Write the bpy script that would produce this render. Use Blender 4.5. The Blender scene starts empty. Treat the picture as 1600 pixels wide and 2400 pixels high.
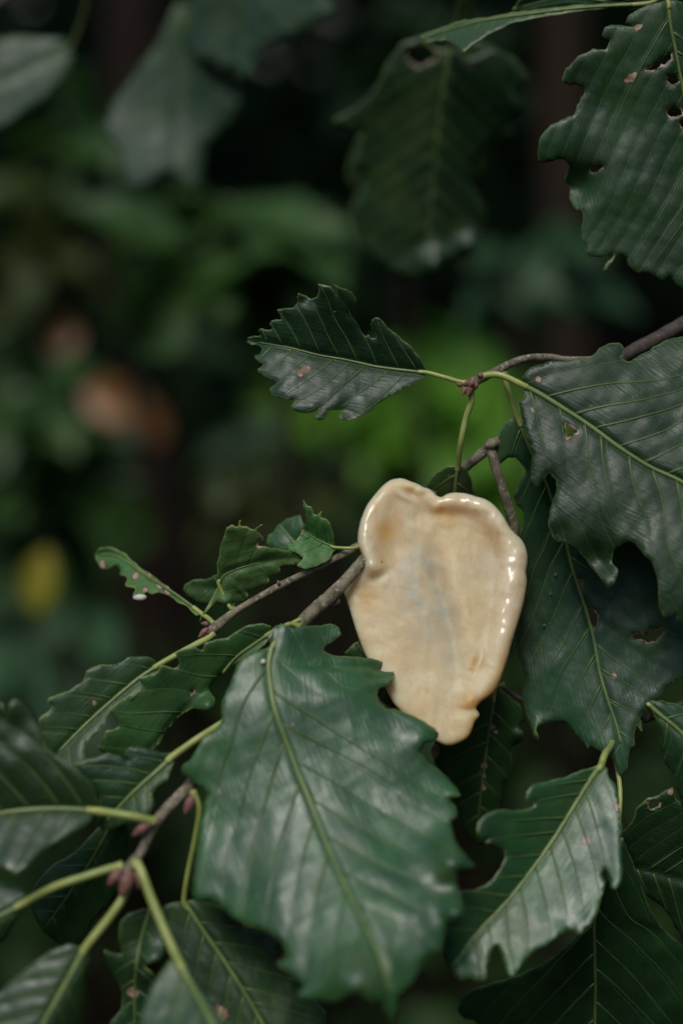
import bpy, math, random
import numpy as np
from mathutils import Vector, Matrix
from mathutils.geometry import delaunay_2d_cdt
R = math.radians
random.seed(7); rng = np.random.default_rng(7)
scene = bpy.context.scene
col = scene.collection

# ------------------------------------------------------------------ camera, sky, sun, exposure
PITCH = -18.0
FOCUS = Vector((0, 0, 1.30)); DIST = 0.47
fwd = Vector((0, math.cos(R(PITCH)), math.sin(R(PITCH))))
cam_d = bpy.data.cameras.new('camera'); cam = bpy.data.objects.new('camera', cam_d); col.objects.link(cam)
cam.location = FOCUS - fwd * DIST
cam.rotation_euler = (R(90 + PITCH), 0, 0)
cam_d.sensor_fit = 'VERTICAL'; cam_d.sensor_height = 36; cam_d.lens = 50
cam_d.clip_start = 0.01; cam_d.clip_end = 500
cam_d.dof.use_dof = True; cam_d.dof.focus_distance = DIST + 0.001; cam_d.dof.aperture_fstop = 2.8
scene.camera = cam

SUN_EL, SUN_AZ = 62, 200      # degrees; azimuth clockwise from +Y, so the light comes from above and behind the camera
world = bpy.data.worlds.new('World'); scene.world = world; world.use_nodes = True
wn = world.node_tree.nodes; wl = world.node_tree.links
sky = wn.new('ShaderNodeTexSky'); sky.sky_type = 'NISHITA'; sky.sun_disc = False
sky.sun_elevation = R(SUN_EL); sky.sun_rotation = R(SUN_AZ); sky.dust_density = 1.5; sky.air_density = 1.0
wn['Background'].inputs['Strength'].default_value = 0.10
wl.new(sky.outputs[0], wn['Background'].inputs['Color'])
sun_d = bpy.data.lights.new('sun', 'SUN'); sun = bpy.data.objects.new('sun', sun_d); col.objects.link(sun)
sun_d.energy = 1.5; sun_d.angle = R(25); sun_d.color = (1.0, 0.96, 0.9)
sd = Vector((math.sin(R(SUN_AZ)) * math.cos(R(SUN_EL)), math.cos(R(SUN_AZ)) * math.cos(R(SUN_EL)), math.sin(R(SUN_EL))))
sun.rotation_euler = (-sd).to_track_quat('-Z', 'Y').to_euler()
sun.location = sd * 10
vs = scene.view_settings
vs.view_transform = 'Standard'; vs.look = 'None'; vs.gamma = 1; vs.use_curve_mapping = False
vs.exposure = 0.30
scene.cycles.use_denoising = True
scene.cycles.max_bounces = 8

# ------------------------------------------------------------------ pixels to places
camM = Matrix.Translation(cam.location) @ cam.rotation_euler.to_matrix().to_4x4()
camA = np.array(camM)
PX = DIST * 0.72 / 2400          # metres covered by one photo pixel at the plane in focus
def P(x, y, d):
    """photo pixel + distance behind the plane in focus (in pixel-sized units of 0.14 mm) -> world point(s)"""
    x = np.asarray(x, float); y = np.asarray(y, float); d = np.asarray(d, float)
    z = DIST + d * PX
    c = np.stack([(x - 800) / 2400 * 0.72 * z, -(y - 1200) / 2400 * 0.72 * z, -z, np.ones_like(z)], -1)
    return (c @ camA.T)[..., :3]
def PM(x, y, m): return Vector(P(x, y, (m - DIST) / PX))      # the same with the distance from the camera in metres
def crop(x0, y0, s):
    return lambda pts: [(x0 + p[0] * s, y0 + p[1] * s) + tuple(p[2:]) for p in pts]
c1 = crop(750, 1050, .35077); c2 = crop(550, 640, .5102); c3 = crop(0, 1150, .57398); c4 = crop(0, 1650, .5102)
c5 = crop(400, 1400, .47832); c6 = crop(1000, 1550, .38265); c7 = crop(1100, 750, .46773); c8 = crop(700, 0, .57398)
d1 = crop(0, 0, .57398); d4 = crop(200, 1150, .44643)

# ------------------------------------------------------------------ object helpers
ORG = {}; DEPTH = {}
def empty(name, loc, label, cat, group=None):
    o = bpy.data.objects.new(name, None); col.objects.link(o); o.location = loc; o.empty_display_size = .02
    o['label'] = label; o['category'] = cat
    if group: o['group'] = group
    ORG[o.name] = Vector(loc); return o
def mesh_obj(name, V, F, mats, parent=None, origin=None, smooth=True):
    V = np.asarray(V, float); origin = Vector(V[0]) if origin is None else Vector(origin)
    me = bpy.data.meshes.new(name); me.from_pydata((V - np.array(origin)).tolist(), [], F); me.update()
    if smooth: me.polygons.foreach_set('use_smooth', [True] * len(me.polygons))
    for m in (mats if isinstance(mats, (list, tuple)) else [mats]): me.materials.append(m)
    o = bpy.data.objects.new(name, me); col.objects.link(o); ORG[o.name] = origin
    if parent is not None:
        o.parent = parent; o.location = origin - ORG[parent.name]
    else: o.location = origin
    return o
def tag(o, label=None, cat=None, group=None, kind=None):
    for k, v in (('label', label), ('category', cat), ('group', group), ('kind', kind)):
        if v: o[k] = v
    return o
def catmull(pts, n, closed=False):
    p = np.asarray(pts, float); N = len(p); out = []
    segs = N if closed else N - 1
    for i in range(segs):
        if closed: a, b, c, d = p[(i - 1) % N], p[i], p[(i + 1) % N], p[(i + 2) % N]
        else: a, b, c, d = p[max(i - 1, 0)], p[i], p[i + 1], p[min(i + 2, N - 1)]
        for j in range(n):
            t = j / n
            out.append(.5 * (2 * b + (c - a) * t + (2 * a - 5 * b + 4 * c - d) * t * t + (3 * b - a - 3 * c + d) * t ** 3))
    if not closed: out.append(p[-1])
    return np.array(out)
def tube_geo(pts, rad, sides=8, wob=0.0):
    """world points + radii -> a closed tapered tube"""
    pts = np.asarray(pts, float); n = len(pts); V = []; F = []
    t = np.gradient(pts, axis=0); t /= np.linalg.norm(t, axis=1)[:, None] + 1e-12
    up = np.array([0.13, -0.9, 0.4])
    for i in range(n):
        a = np.cross(t[i], up); a /= np.linalg.norm(a); b = np.cross(t[i], a)
        for k in range(sides):
            th = 2 * math.pi * k / sides
            r = rad[i] * (1 + wob * rng.normal())
            V.append(pts[i] + r * (a * math.cos(th) + b * math.sin(th)))
    for i in range(n - 1):
        for k in range(sides):
            k2 = (k + 1) % sides
            F.append((i * sides + k, i * sides + k2, (i + 1) * sides + k2, (i + 1) * sides + k))
    V.append(pts[0] - t[0] * rad[0] * .4); V.append(pts[-1] + t[-1] * rad[-1] * .4); e0, e1 = len(V) - 2, len(V) - 1
    for k in range(sides):
        k2 = (k + 1) % sides
        F.append((e0, k2, k)); F.append((e1, (n - 1) * sides + k, (n - 1) * sides + k2))
    return V, F
def stem(name, parent, nodes, mat, sub=8, sides=12, wob=.035):
    """nodes: (x, y, depth, radius) in photo pixels"""
    q = catmull(nodes, sub)
    w = P(q[:, 0], q[:, 1], q[:, 2])
    V, F = tube_geo(w, q[:, 3] * PX * (DIST + q[:, 2] * PX) / DIST, sides, wob)
    return mesh_obj(name, V, F, mat, parent, w[0])

# ------------------------------------------------------------------ materials
def new_mat(name):
    m = bpy.data.materials.new(name); m.use_nodes = True
    return m, m.node_tree.nodes, m.node_tree.links, m.node_tree.nodes['Principled BSDF']
class N:
    """tiny node helper"""
    def __init__(s, m): s.n = m.node_tree.nodes; s.l = m.node_tree.links
    def put(s, sock, v):
        if hasattr(v, 'is_linked') or isinstance(v, bpy.types.NodeSocket): s.l.new(v, sock)
        else: sock.default_value = v
    def math(s, op, a, b=0.0, c=None, clamp=False):
        k = s.n.new('ShaderNodeMath'); k.operation = op; k.use_clamp = clamp
        s.put(k.inputs[0], a); s.put(k.inputs[1], b)
        if c is not None: s.put(k.inputs[2], c)
        return k.outputs[0]
    def noise(s, scale, detail=4, rough=.55, vec=None, dist=0):
        k = s.n.new('ShaderNodeTexNoise'); k.inputs['Scale'].default_value = scale
        k.inputs['Detail'].default_value = detail; k.inputs['Roughness'].default_value = rough
        k.inputs['Distortion'].default_value = dist
        s.l.new(vec if vec is not None else s.obj(), k.inputs['Vector']); return k.outputs['Fac']
    def obj(s):
        if not hasattr(s, '_o'): s._o = s.n.new('ShaderNodeTexCoord').outputs['Object']
        return s._o
    def attr(s, name):
        k = s.n.new('ShaderNodeAttribute'); k.attribute_name = name; return k.outputs['Fac']
    def ramp(s, f, lo, hi, a=0.0, b=1.0):
        k = s.n.new('ShaderNodeMapRange'); k.interpolation_type = 'SMOOTHSTEP'; s.put(k.inputs['Value'], f)
        k.inputs['From Min'].default_value = lo; k.inputs['From Max'].default_value = hi
        k.inputs['To Min'].default_value = a; k.inputs['To Max'].default_value = b
        return k.outputs['Result']
    def mix(s, f, a, b):
        k = s.n.new('ShaderNodeMix'); k.data_type = 'RGBA'
        s.put(k.inputs[0], f)
        for sock, v in ((k.inputs[6], a), (k.inputs[7], b)):
            if isinstance(v, tuple): sock.default_value = (*v, 1)
            else: s.l.new(v, sock)
        return k.outputs[2]
    def bump(s, h, strength, dist, normal=None):
        k = s.n.new('ShaderNodeBump'); k.inputs['Strength'].default_value = strength; k.inputs['Distance'].default_value = dist
        s.l.new(h, k.inputs['Height'])
        if normal is not None: s.l.new(normal, k.inputs['Normal'])
        return k.outputs[0]

def leaf_material(name, dark, light, vein, edge, rough=.42, spec=.48, veinw=.03, veinf=.40):
    m, n, l, b = new_mat(name); h = N(m)
    uv = n.new('ShaderNodeUVMap'); uv.uv_map = 'UVMap'
    sp = n.new('ShaderNodeSeparateXYZ'); l.new(uv.outputs[0], sp.inputs[0])
    wobn = h.noise(160, 2)
    u = h.math('ADD', sp.outputs[0], h.math('MULTIPLY', h.math('SUBTRACT', wobn, .5), .10))
    fr = h.math('ABSOLUTE', h.math('SUBTRACT', h.math('FRACT', h.math('ADD', u, .5)), .5))
    vm = h.ramp(fr, veinw * .35, veinw, 1, 0)
    vor = n.new('ShaderNodeTexVoronoi'); vor.feature = 'DISTANCE_TO_EDGE'; vor.inputs['Scale'].default_value = 900
    l.new(h.obj(), vor.inputs['Vector'])
    ret = h.ramp(vor.outputs['Distance'], 0.0, .12, 1, 0)
    cx = n.new('ShaderNodeCombineXYZ'); l.new(h.math('MULTIPLY', sp.outputs[0], 1.3), cx.inputs[0]); l.new(h.math('MULTIPLY', sp.outputs[1], 17), cx.inputs[1])
    ter = h.noise(1.0, 3, .5, vec=cx.outputs[0])
    big = h.noise(45, 5, .6)
    fine = h.noise(380, 4, .6)
    c = h.mix(h.ramp(big, .35, .68), dark, light)
    oi = n.new('ShaderNodeObjectInfo').outputs['Random']
    hv = n.new('ShaderNodeHueSaturation'); l.new(c, hv.inputs['Color'])
    l.new(h.ramp(oi, 0, 1, .485, .53), hv.inputs['Hue']); l.new(h.ramp(h.math('FRACT', h.math('MULTIPLY', oi, 7.3)), 0, 1, .62, 1.12), hv.inputs['Value'])
    c = h.mix(h.ramp(h.math('ADD', h.noise(28, 5, .7), h.math('MULTIPLY', oi, .12)), .60, .74, 0, .55), hv.outputs[0], (.050, .085, .018))
    c = h.mix(h.math('MULTIPLY', ret, .14), c, vein)
    c = h.mix(h.math('MULTIPLY', vm, veinf), c, vein)
    # specks and old scars
    vs_ = n.new('ShaderNodeTexVoronoi'); vs_.inputs['Scale'].default_value = 95; l.new(h.obj(), vs_.inputs['Vector'])
    speck = h.math('MULTIPLY', h.ramp(vs_.outputs['Distance'], .03, .075, 1, 0), h.ramp(h.noise(60, 2), .58, .66))
    c = h.mix(h.math('MULTIPLY', speck, .75), c, (.16, .15, .09))
    e = h.attr('edge')
    c = h.mix(h.math('MULTIPLY', h.ramp(h.math('ADD', e, h.math('MULTIPLY', h.math('SUBTRACT', fine, .5), 5)), .5, 5.0, .8, 0), h.ramp(h.noise(110, 3), .35, .62, .12, 1)), c, edge)
    sv = h.math('ADD', h.attr('spot'), h.math('MULTIPLY', h.math('SUBTRACT', h.noise(420, 3), .5), 1.3))
    sm = h.ramp(sv, .56, .66)
    c = h.mix(h.ramp(sv, .36, .54, 0, .85), c, (.060, .036, .016))
    c = h.mix(sm, c, h.mix(h.ramp(fine, .35, .65), (.20, .13, .07), (.46, .34, .24)))
    l.new(c, b.inputs['Base Color'])
    r = h.math('ADD', h.ramp(h.noise(70, 6, .7), .3, .75, rough - .09, rough + .16), h.math('MULTIPLY', sm, .3))
    l.new(r, b.inputs['Roughness'])
    b.inputs['Specular IOR Level'].default_value = spec
    hh = h.math('ADD', h.math('MULTIPLY', vm, -.8), h.math('ADD', h.math('MULTIPLY', ret, -.10), h.math('ADD', h.math('MULTIPLY', fine, .5), h.math('MULTIPLY', ter, 1.5))))
    l.new(h.bump(hh, .40, .0003), b.inputs['Normal'])
    return m
def simple_leaf(name, a, b_, rough=.45, spec=.45, trans=.35):
    m, n, l, b = new_mat(name); h = N(m)
    c = h.mix(h.ramp(h.noise(9, 4), .35, .65), a, b_)
    l.new(c, b.inputs['Base Color']); b.inputs['Roughness'].default_value = rough; b.inputs['Specular IOR Level'].default_value = spec
    t = n.new('ShaderNodeBsdfTranslucent'); l.new(c, t.inputs['Color'])
    mx = n.new('ShaderNodeMixShader'); mx.inputs[0].default_value = trans
    l.new(b.outputs[0], mx.inputs[1]); l.new(t.outputs[0], mx.inputs[2]); l.new(mx.outputs[0], n['Material Output'].inputs['Surface'])
    return m
def bark_material(name, a, b_, c_, scale=220, rough=.75):
    m, n, l, b = new_mat(name); h = N(m)
    mp = n.new('ShaderNodeMapping'); l.new(h.obj(), mp.inputs[0])
    f = h.noise(scale, 6, .65); g = h.noise(scale * 3.1, 4, .6)
    c = h.mix(h.ramp(f, .36, .62), a, b_); c = h.mix(h.ramp(g, .55, .68), c, c_)
    l.new(c, b.inputs['Base Color']); b.inputs['Roughness'].default_value = rough; b.inputs['Specular IOR Level'].default_value = .35 if scale > 100 else .08
    l.new(h.bump(h.math('ADD', f, h.math('MULTIPLY', g, .5)), .7, .08 / scale), b.inputs['Normal'])
    return m
def stalk_material(name, a, b_, rough=.4):
    m, n, l, b = new_mat(name); h = N(m)
    c = h.mix(h.ramp(h.noise(120, 4), .35, .65), a, b_)
    l.new(c, b.inputs['Base Color']); b.inputs['Roughness'].default_value = rough
    b.inputs['Subsurface Weight'].default_value = .25; b.inputs['Subsurface Radius'].default_value = (.4, .6, .2); b.inputs['Subsurface Scale'].default_value = .002
    l.new(h.bump(h.noise(700, 3), .25, .0002), b.inputs['Normal'])
    return m

TOP = leaf_material('leaf_dark_green', (.011, .050, .012), (.024, .086, .020), (.10, .17, .05), (.14, .20, .05))
TOPD = leaf_material('leaf_slate_green', (.008, .035, .010), (.016, .060, .016), (.085, .14, .045), (.12, .17, .05), spec=.46)
TOPY = leaf_material('leaf_fresh_green', (.022, .070, .020), (.042, .115, .030), (.13, .22, .06), (.18, .25, .06), rough=.45)
TOPB = leaf_material('leaf_blue_green', (.013, .056, .012), (.028, .092, .019), (.09, .15, .045), (.12, .17, .045), rough=.42, spec=.82)
TOPL = leaf_material('leaf_chewed_pale_green', (.060, .150, .034), (.10, .20, .050), (.16, .23, .07), (.22, .28, .08), rough=.5, spec=.35)
UND = leaf_material('leaf_underside', (.05, .10, .04), (.08, .14, .06), (.14, .20, .07), (.16, .21, .06), rough=.6, spec=.3)
RIM, _n, _l, _b = new_mat('leaf_cut_edge'); _b.inputs['Base Color'].default_value = (.17, .24, .06, 1); _b.inputs['Roughness'].default_value = .5
STALK = stalk_material('leaf_stalk', (.25, .31, .075), (.36, .40, .12))
MIDRIB = stalk_material('leaf_midrib', (.11, .17, .05), (.17, .23, .07))
SIDEV = stalk_material('leaf_side_vein', (.055, .105, .028), (.085, .14, .04))
BARK = bark_material('twig_bark', (.10, .082, .048), (.22, .195, .125), (.36, .35, .26))
BARKD = bark_material('dark_twig_bark', (.035, .026, .02), (.07, .055, .045), (.11, .09, .08))
BUD = bark_material('bud_scale', (.16, .07, .055), (.25, .13, .10), (.10, .05, .04), scale=420, rough=.5)

# ------------------------------------------------------------------ leaf builder
def poly_in(pts, poly):
    x, y = pts[:, 0], pts[:, 1]; px, py = poly[:, 0], poly[:, 1]; qx, qy = np.roll(px, -1), np.roll(py, -1)
    ins = np.zeros(len(pts), bool)
    for a, b, c, d in zip(px, py, qx, qy):
        if b == d: continue
        k = (b > y) != (d > y)
        ins ^= k & (x < (c - a) * (y - b) / (d - b) + a)
    return ins
def seg_dist(pts, poly, closed=True):
    a = poly; b = np.roll(poly, -1, 0)
    if not closed: a, b = a[:-1], b[:-1]
    best = np.full(len(pts), 1e9); arg = np.zeros(len(pts), int); tt = np.zeros(len(pts))
    for i in range(len(a)):
        ab = b[i] - a[i]; L = ab @ ab
        if L < 1e-12: continue
        t = np.clip(((pts - a[i]) @ ab) / L, 0, 1)
        dd = np.hypot(*(pts - a[i] - t[:, None] * ab).T)
        k = dd < best; best[k] = dd[k]; arg[k] = i; tt[k] = t[k]
    return best, arg, tt
def fbm(x, y, seed, octs=5, fall=.8):
    r = np.random.default_rng(seed); v = 0
    for o in range(octs):
        f = 2 ** o; a = r.uniform(0, 6.28, 4); th = r.uniform(0, 3.14)
        u = x * math.cos(th) + y * math.sin(th); w = -x * math.sin(th) + y * math.cos(th)
        v = v + (np.sin(u * f + a[0] + 1.3 * np.sin(w * f * .7 + a[1])) * np.cos(w * f * 1.1 + a[2])) / f ** fall
    return v
SEED = [10]; KC = .0007
def triangulate(outl, holes, grid):
    lo, hi = outl.min(0), outl.max(0)
    gx, gy = np.meshgrid(np.arange(lo[0], hi[0], grid), np.arange(lo[1], hi[1], grid * .87))
    gx[::2] += grid * .5
    g = np.stack([gx.ravel(), gy.ravel()], 1) + rng.uniform(-.12, .12, (gx.size, 2)) * grid
    g = g[poly_in(g, outl)]
    keep = seg_dist(g, outl)[0] > grid * .45
    for h in holes: keep &= ~poly_in(g, h) & (seg_dist(g, h)[0] > grid * .4)
    g = g[keep]
    loops = [outl] + list(holes); vs_, es = [], []
    for lp in loops:
        o = len(vs_); vs_ += [Vector(p) for p in lp]; es += [(o + i, o + (i + 1) % len(lp)) for i in range(len(lp))]
    vs_ += [Vector(p) for p in g]
    V, E, F, *_ = delaunay_2d_cdt(vs_, es, [], 0, 1e-4)
    V = np.array([(v.x, v.y) for v in V]); F = np.array([f for f in F if len(f) == 3])
    cen = V[F].mean(1); ok = poly_in(cen, outl)
    for h in holes: ok &= ~poly_in(cen, h)
    F = F[ok]
    ar = np.cross(V[F[:, 1]] - V[F[:, 0]], V[F[:, 2]] - V[F[:, 0]])
    F[ar > 0] = F[ar > 0][:, ::-1]              # face the camera
    F = F[np.abs(ar) > 1e-6]
    used = np.unique(F); mp = -np.ones(len(V), int); mp[used] = np.arange(len(used))
    return V[used], mp[F]
def leaf(parent, outline, mid, dm, pet=None, crinkle=1.2, aL=-.2, aR=-.2, cL=0., cR=0., quilt=6, ruffle=10, holes=(), k=.7, sp=48, mat=None,
         grid=8, flip=False, spots=(), r=(4.5, 1.6), rp=(6, 5), bend=(), name='leaf', veins_from=0, thick=.0003, midmat=None, tipcut=.96):
    """outline, mid: photo pixels (base to tip); dm: depths spread evenly along the midrib; aL/aR: how steeply the two halves
    lean away (+) or towards (-) the camera; cL/cR their curl; quilt: swelling between the side veins"""
    SEED[0] += 1; seed = SEED[0]; mat = mat or TOP
    lin = np.array(outline, float); lin = np.concatenate([np.stack([lin[i] * (1 - t) + lin[(i + 1) % len(lin)] * t for t in (0, .25, .5, .75)]) for i in range(len(lin))])
    outl = catmull(outline, 4, True) * .55 + lin * .45
    nrm = np.roll(outl, -1, 0) - np.roll(outl, 1, 0); nrm = np.stack([nrm[:, 1], -nrm[:, 0]], 1) / (np.hypot(*nrm.T)[:, None] + 1e-6)
    ln_ = np.cumsum(np.hypot(*(outl - np.roll(outl, 1, 0)).T))
    outl = outl + nrm * (1.5 * fbm(ln_ / 8, ln_ * 0 + .3, seed + 900, 3, .7))[:, None]
    hs = [catmull(h, 3, True) for h in holes]
    hs = [h + rng.normal(0, 1.3, h.shape) for h in hs]
    V2, F = triangulate(outl, hs, grid)
    ml = catmull(mid, 10); d_ = np.diff(ml, axis=0); L = np.hypot(*d_.T); cum = np.concatenate([[0], np.cumsum(L)]); tot = cum[-1]
    # extend the midrib straight on beyond both ends
    ext = np.vstack([ml[0] - d_[0] / L[0] * 900, ml, ml[-1] + d_[-1] / L[-1] * 900]); ecum = np.concatenate([[-900], cum, [tot + 900]])
    ed = np.diff(ext, axis=0)
    def depth(p):
        dist, i, t = seg_dist(p, ext, False)
        s = ecum[i] + t * np.hypot(*ed[i].T)
        foot = ext[i] + t[:, None] * ed[i]; off = p - foot
        sg = np.sign(ed[i][:, 0] * off[:, 1] - ed[i][:, 1] * off[:, 0])
        tt = dist * sg; ab = np.abs(tt)
        dmc = catmull(np.array(dm, float)[:, None], 12)[:, 0]
        d = np.interp(s, np.linspace(0, tot, len(dmc)), dmc)
        # carry the end slopes on outside the midrib
        s0 = (dmc[1] - dmc[0]) / (tot / (len(dmc) - 1)); s1 = (dmc[-1] - dmc[-2]) / (tot / (len(dmc) - 1))
        d = d + np.where(s < 0, s * s0, 0) + np.where(s > tot, (s - tot) * s1, 0)
        a = np.where(tt > 0, aR, aL); c = np.where(tt > 0, cR, cL)
        soft = np.sqrt(ab * ab + 64) - 8
        phi = (s - k * ab - KC * ab * ab) / sp + np.where(tt > 0, .5, 0.)
        q = quilt * .20 * (np.sqrt(np.sin(math.pi * phi) ** 2 + .02) - .6) * np.clip(ab / 30, 0, 1)
        rf = ruffle * .6 * fbm(p[:, 0] / 105, p[:, 1] / 105, seed, 3, 1.5) * np.clip(ab / 120, 0, 1.3) ** 1.3 + crinkle * fbm(p[:, 0] / 26, p[:, 1] / 26, seed + 77, 3, 1.0) * np.clip(ab / 20, 0, 1)
        dd = d + a * soft + c * (ab / 100) ** 2 * 14 - q + rf + 7 * np.exp(-(ab / 10) ** 2)
        for (bx, by, br, bh) in bend:      # local curls
            dd = dd + bh * np.exp(-((p[:, 0] - bx) ** 2 + (p[:, 1] - by) ** 2) / br ** 2)
        return dd, phi, tt
    dd, phi, tt = depth(V2)
    e = seg_dist(V2, outl)[0]
    for h in hs: e = np.minimum(e, seg_dist(V2, h)[0])
    dd = dd + 3.5 * np.exp(-(e / 7) ** 2)          # margins roll under a little
    W = P(V2[:, 0], V2[:, 1], dd)
    md, _, _ = depth(ml); base = P(ml[0][0], ml[0][1], md[0])
    o = mesh_obj(name, W, F.tolist() if not flip else F[:, ::-1].tolist(), [mat, UND, RIM] if not flip else [UND, mat, RIM], parent, base)
    DEPTH[o.name] = lambda x, y: float(depth(np.array([[x, y]], float))[0][0])
    me = o.data
    uvl = me.uv_layers.new(name='UVMap'); li = np.empty(len(me.loops), int); me.loops.foreach_get('vertex_index', li)
    uvl.data.foreach_set('uv', np.stack([phi[li], tt[li] / 100], 1).ravel())
    at = me.attributes.new('edge', 'FLOAT', 'POINT'); at.data.foreach_set('value', e)
    sv = np.zeros(len(V2))
    for (x, y, rr) in spots: sv = np.maximum(sv, 1.15 - .6 * np.hypot(V2[:, 0] - x, V2[:, 1] - y) / rr)
    for h in hs: sv = np.maximum(sv, .72 - seg_dist(V2, h)[0] / 16)
    at = me.attributes.new('spot', 'FLOAT', 'POINT'); at.data.foreach_set('value', np.maximum(sv, 0))
    so = o.modifiers.new('thickness', 'SOLIDIFY'); so.thickness = thick; so.offset = -1
    so.material_offset = 1; so.material_offset_rim = 2
    # midrib: a slim tube half sunk into the blade, and the stalk that carries on from it
    cut = int(len(ml) * tipcut); mp = ml[:cut]; f = np.linspace(0, 1, len(mp))
    inside = poly_in(mp, outl) | (f < .08)
    last = len(mp) if inside.all() else max(4, int(np.argmin(inside)) if not inside[:].all() else len(mp))
    mp = mp[:last]; f = f[:last]
    mw = P(mp[:, 0], mp[:, 1], md[:last] - (1.5 if not flip else 5))
    Vt, Ft = tube_geo(mw, (r[0] + (r[1] - r[0]) * f) * PX, 8)
    mesh_obj('midrib', Vt, Ft, midmat or MIDRIB, o, base)
    # side veins: slim ribs running from the midrib towards the teeth
    tl = np.gradient(ml, axis=0); tl /= np.hypot(*tl.T)[:, None]
    tv = np.arange(4, 420, 9.)
    for side in (1, -1):
        for m_ in range(0, 40):
            s0 = (m_ + (.5 if side < 0 else 0.) - (0 if side < 0 else 0)) * sp + (0 if side < 0 else -.5 * sp)
            if side < 0: s0 = m_ * sp
            if s0 < sp * .3 or s0 > tot * .93: continue
            s0 += sp * rng.normal(0, .09); kk = k * rng.uniform(.88, 1.12)
            ss = s0 + kk * tv + KC * tv * tv
            fx = np.stack([np.interp(ss, cum, ml[:, 0]), np.interp(ss, cum, ml[:, 1])], 1)
            tg = np.stack([np.interp(ss, cum, tl[:, 0]), np.interp(ss, cum, tl[:, 1])], 1)
            fx = fx + tg * np.maximum(ss - tot, 0)[:, None]
            pp = fx + side * np.stack([-tg[:, 1], tg[:, 0]], 1) * tv[:, None]
            ok = poly_in(pp, outl)
            for h in hs: ok &= ~poly_in(pp, h) & (seg_dist(pp, h)[0] > 4)
            nn = int(np.argmin(ok)) if not ok.all() else len(ok)
            if nn < 4: continue
            pp = pp[:nn]; ev = seg_dist(pp, outl)[0]; g_ = np.clip(np.linspace(0, 1, nn), 0, 1)
            dv = depth(pp)[0] + 3.5 * np.exp(-(ev / 7) ** 2)
            Vt, Ft = tube_geo(P(pp[:, 0], pp[:, 1], dv - (.3 if not flip else 2)), (r[0] * .36 * (1 - g_) + .55) * PX, 5)
            mesh_obj('side_vein', Vt, Ft, SIDEV, o, P(pp[0, 0], pp[0, 1], dv[0]))
    if pet:
        q = catmull([(p[0], p[1], p[2]) for p in pet] + [(ml[0][0], ml[0][1], md[0] - 2), (ml[4][0], ml[4][1], md[4] - 2)], 6)
        pw = P(q[:, 0], q[:, 1], q[:, 2]); fr = np.linspace(0, 1, len(q))
        rr = rp[0] + (rp[1] - rp[0]) * fr; rr = rr * (1 + .35 * np.exp(-(fr / .08) ** 2))
        Vt, Ft = tube_geo(pw, rr * PX, 10)
        mesh_obj('petiole', Vt, Ft, STALK, o, pw[0])
    return o
def bud(parent, x, y, d, dx, dy, ln, wd, mat=None):
    """a pointed bud with overlapping scales; dx,dy its pointing direction in the picture"""
    L = math.hypot(dx, dy); dx /= L; dy /= L; a = P(x, y, d); ax = P(x + dx * ln, y + dy * ln, d - ln * .25) - a
    n = 14; f = np.linspace(0, 1, n); prof = np.sin(np.pi * np.clip(f, 0.03, .985)) ** .62 * (1 - .45 * f)
    prof *= 1 + .10 * ((f * 5) % 1 - .5)
    V, F = tube_geo(a + f[:, None] * ax, np.maximum(prof, .06) * wd * PX, 10, .03)
    return mesh_obj('bud', V, F, mat or BUD, parent, a)

# ------------------------------------------------------------------ ground
GND = bark_material('forest_soil', (.010, .007, .005), (.020, .014, .009), (.035, .024, .014), scale=9, rough=.95)
V = []; F = []; S = 40; n = 60
xs = np.sign(np.linspace(-1, 1, n)) * np.abs(np.linspace(-1, 1, n)) ** 2.2 * S
for j in range(n):
    for i in range(n):
        x, y = xs[i], xs[j] + 4
        V.append((x, y, .05 * math.sin(x * 1.7 + 1) * math.cos(y * 1.3) + .02 * math.sin(5 * x + 3 * y)))
for j in range(n - 1):
    for i in range(n - 1): F.append((j * n + i, j * n + i + 1, (j + 1) * n + i + 1, (j + 1) * n + i))
tag(mesh_obj('ground', V, F, GND, None, (0, 0, 0)), kind='structure')

# ------------------------------------------------------------------ loose foliage generator (far, out of focus)
def blades(cent, nrm_up, length, seed, droop=.35):
    """many small pointed leaves as one vertex/face list; cent (n,3)"""
    r = np.random.default_rng(seed); n = len(cent)
    az = r.uniform(0, 2 * np.pi, n); el = r.normal(-.35, .4, n)
    d = np.stack([np.cos(az) * np.cos(el), np.sin(az) * np.cos(el), np.sin(el)], 1)
    up = r.normal(0, .45, (n, 3)) + np.array(nrm_up); sd_ = np.cross(d, up); sd_ /= np.linalg.norm(sd_, axis=1)[:, None] + 1e-9
    nn = np.cross(sd_, d); ln = length * r.uniform(.6, 1.25, n)[:, None]; w = ln * r.uniform(.26, .36, (n, 1))
    pts = [cent, cent + d * ln * .32 + sd_ * w - nn * ln * .02, cent + d * ln * .68 + sd_ * w * .85 - nn * ln * droop * .35,
           cent + d * ln - nn * ln * droop, cent + d * ln * .68 - sd_ * w * .85 - nn * ln * droop * .35, cent + d * ln * .32 - sd_ * w - nn * ln * .02,
           cent + d * ln * .5 - nn * ln * (.08 + droop * .12)]
    V = np.stack(pts, 1).reshape(-1, 3); b = np.arange(n)[:, None] * 7
    F = np.concatenate([b + np.array(t) for t in ((0, 1, 6), (1, 2, 6), (2, 3, 6), (3, 4, 6), (4, 5, 6), (5, 0, 6))]).tolist()
    return V, F
def ball(n, c, rad, seed, shell=.0):
    r = np.random.default_rng(seed); v = r.normal(size=(n, 3)); v /= np.linalg.norm(v, axis=1)[:, None]
    rr = r.uniform(shell, 1, n) ** (1 / 3)
    return np.array(c) + v * rr[:, None] * np.array(rad)
G1 = simple_leaf('understory_green', (.032, .085, .014), (.052, .125, .022))
G2 = simple_leaf('understory_dark', (.010, .030, .009), (.016, .044, .012), spec=.2, rough=.6)
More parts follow.
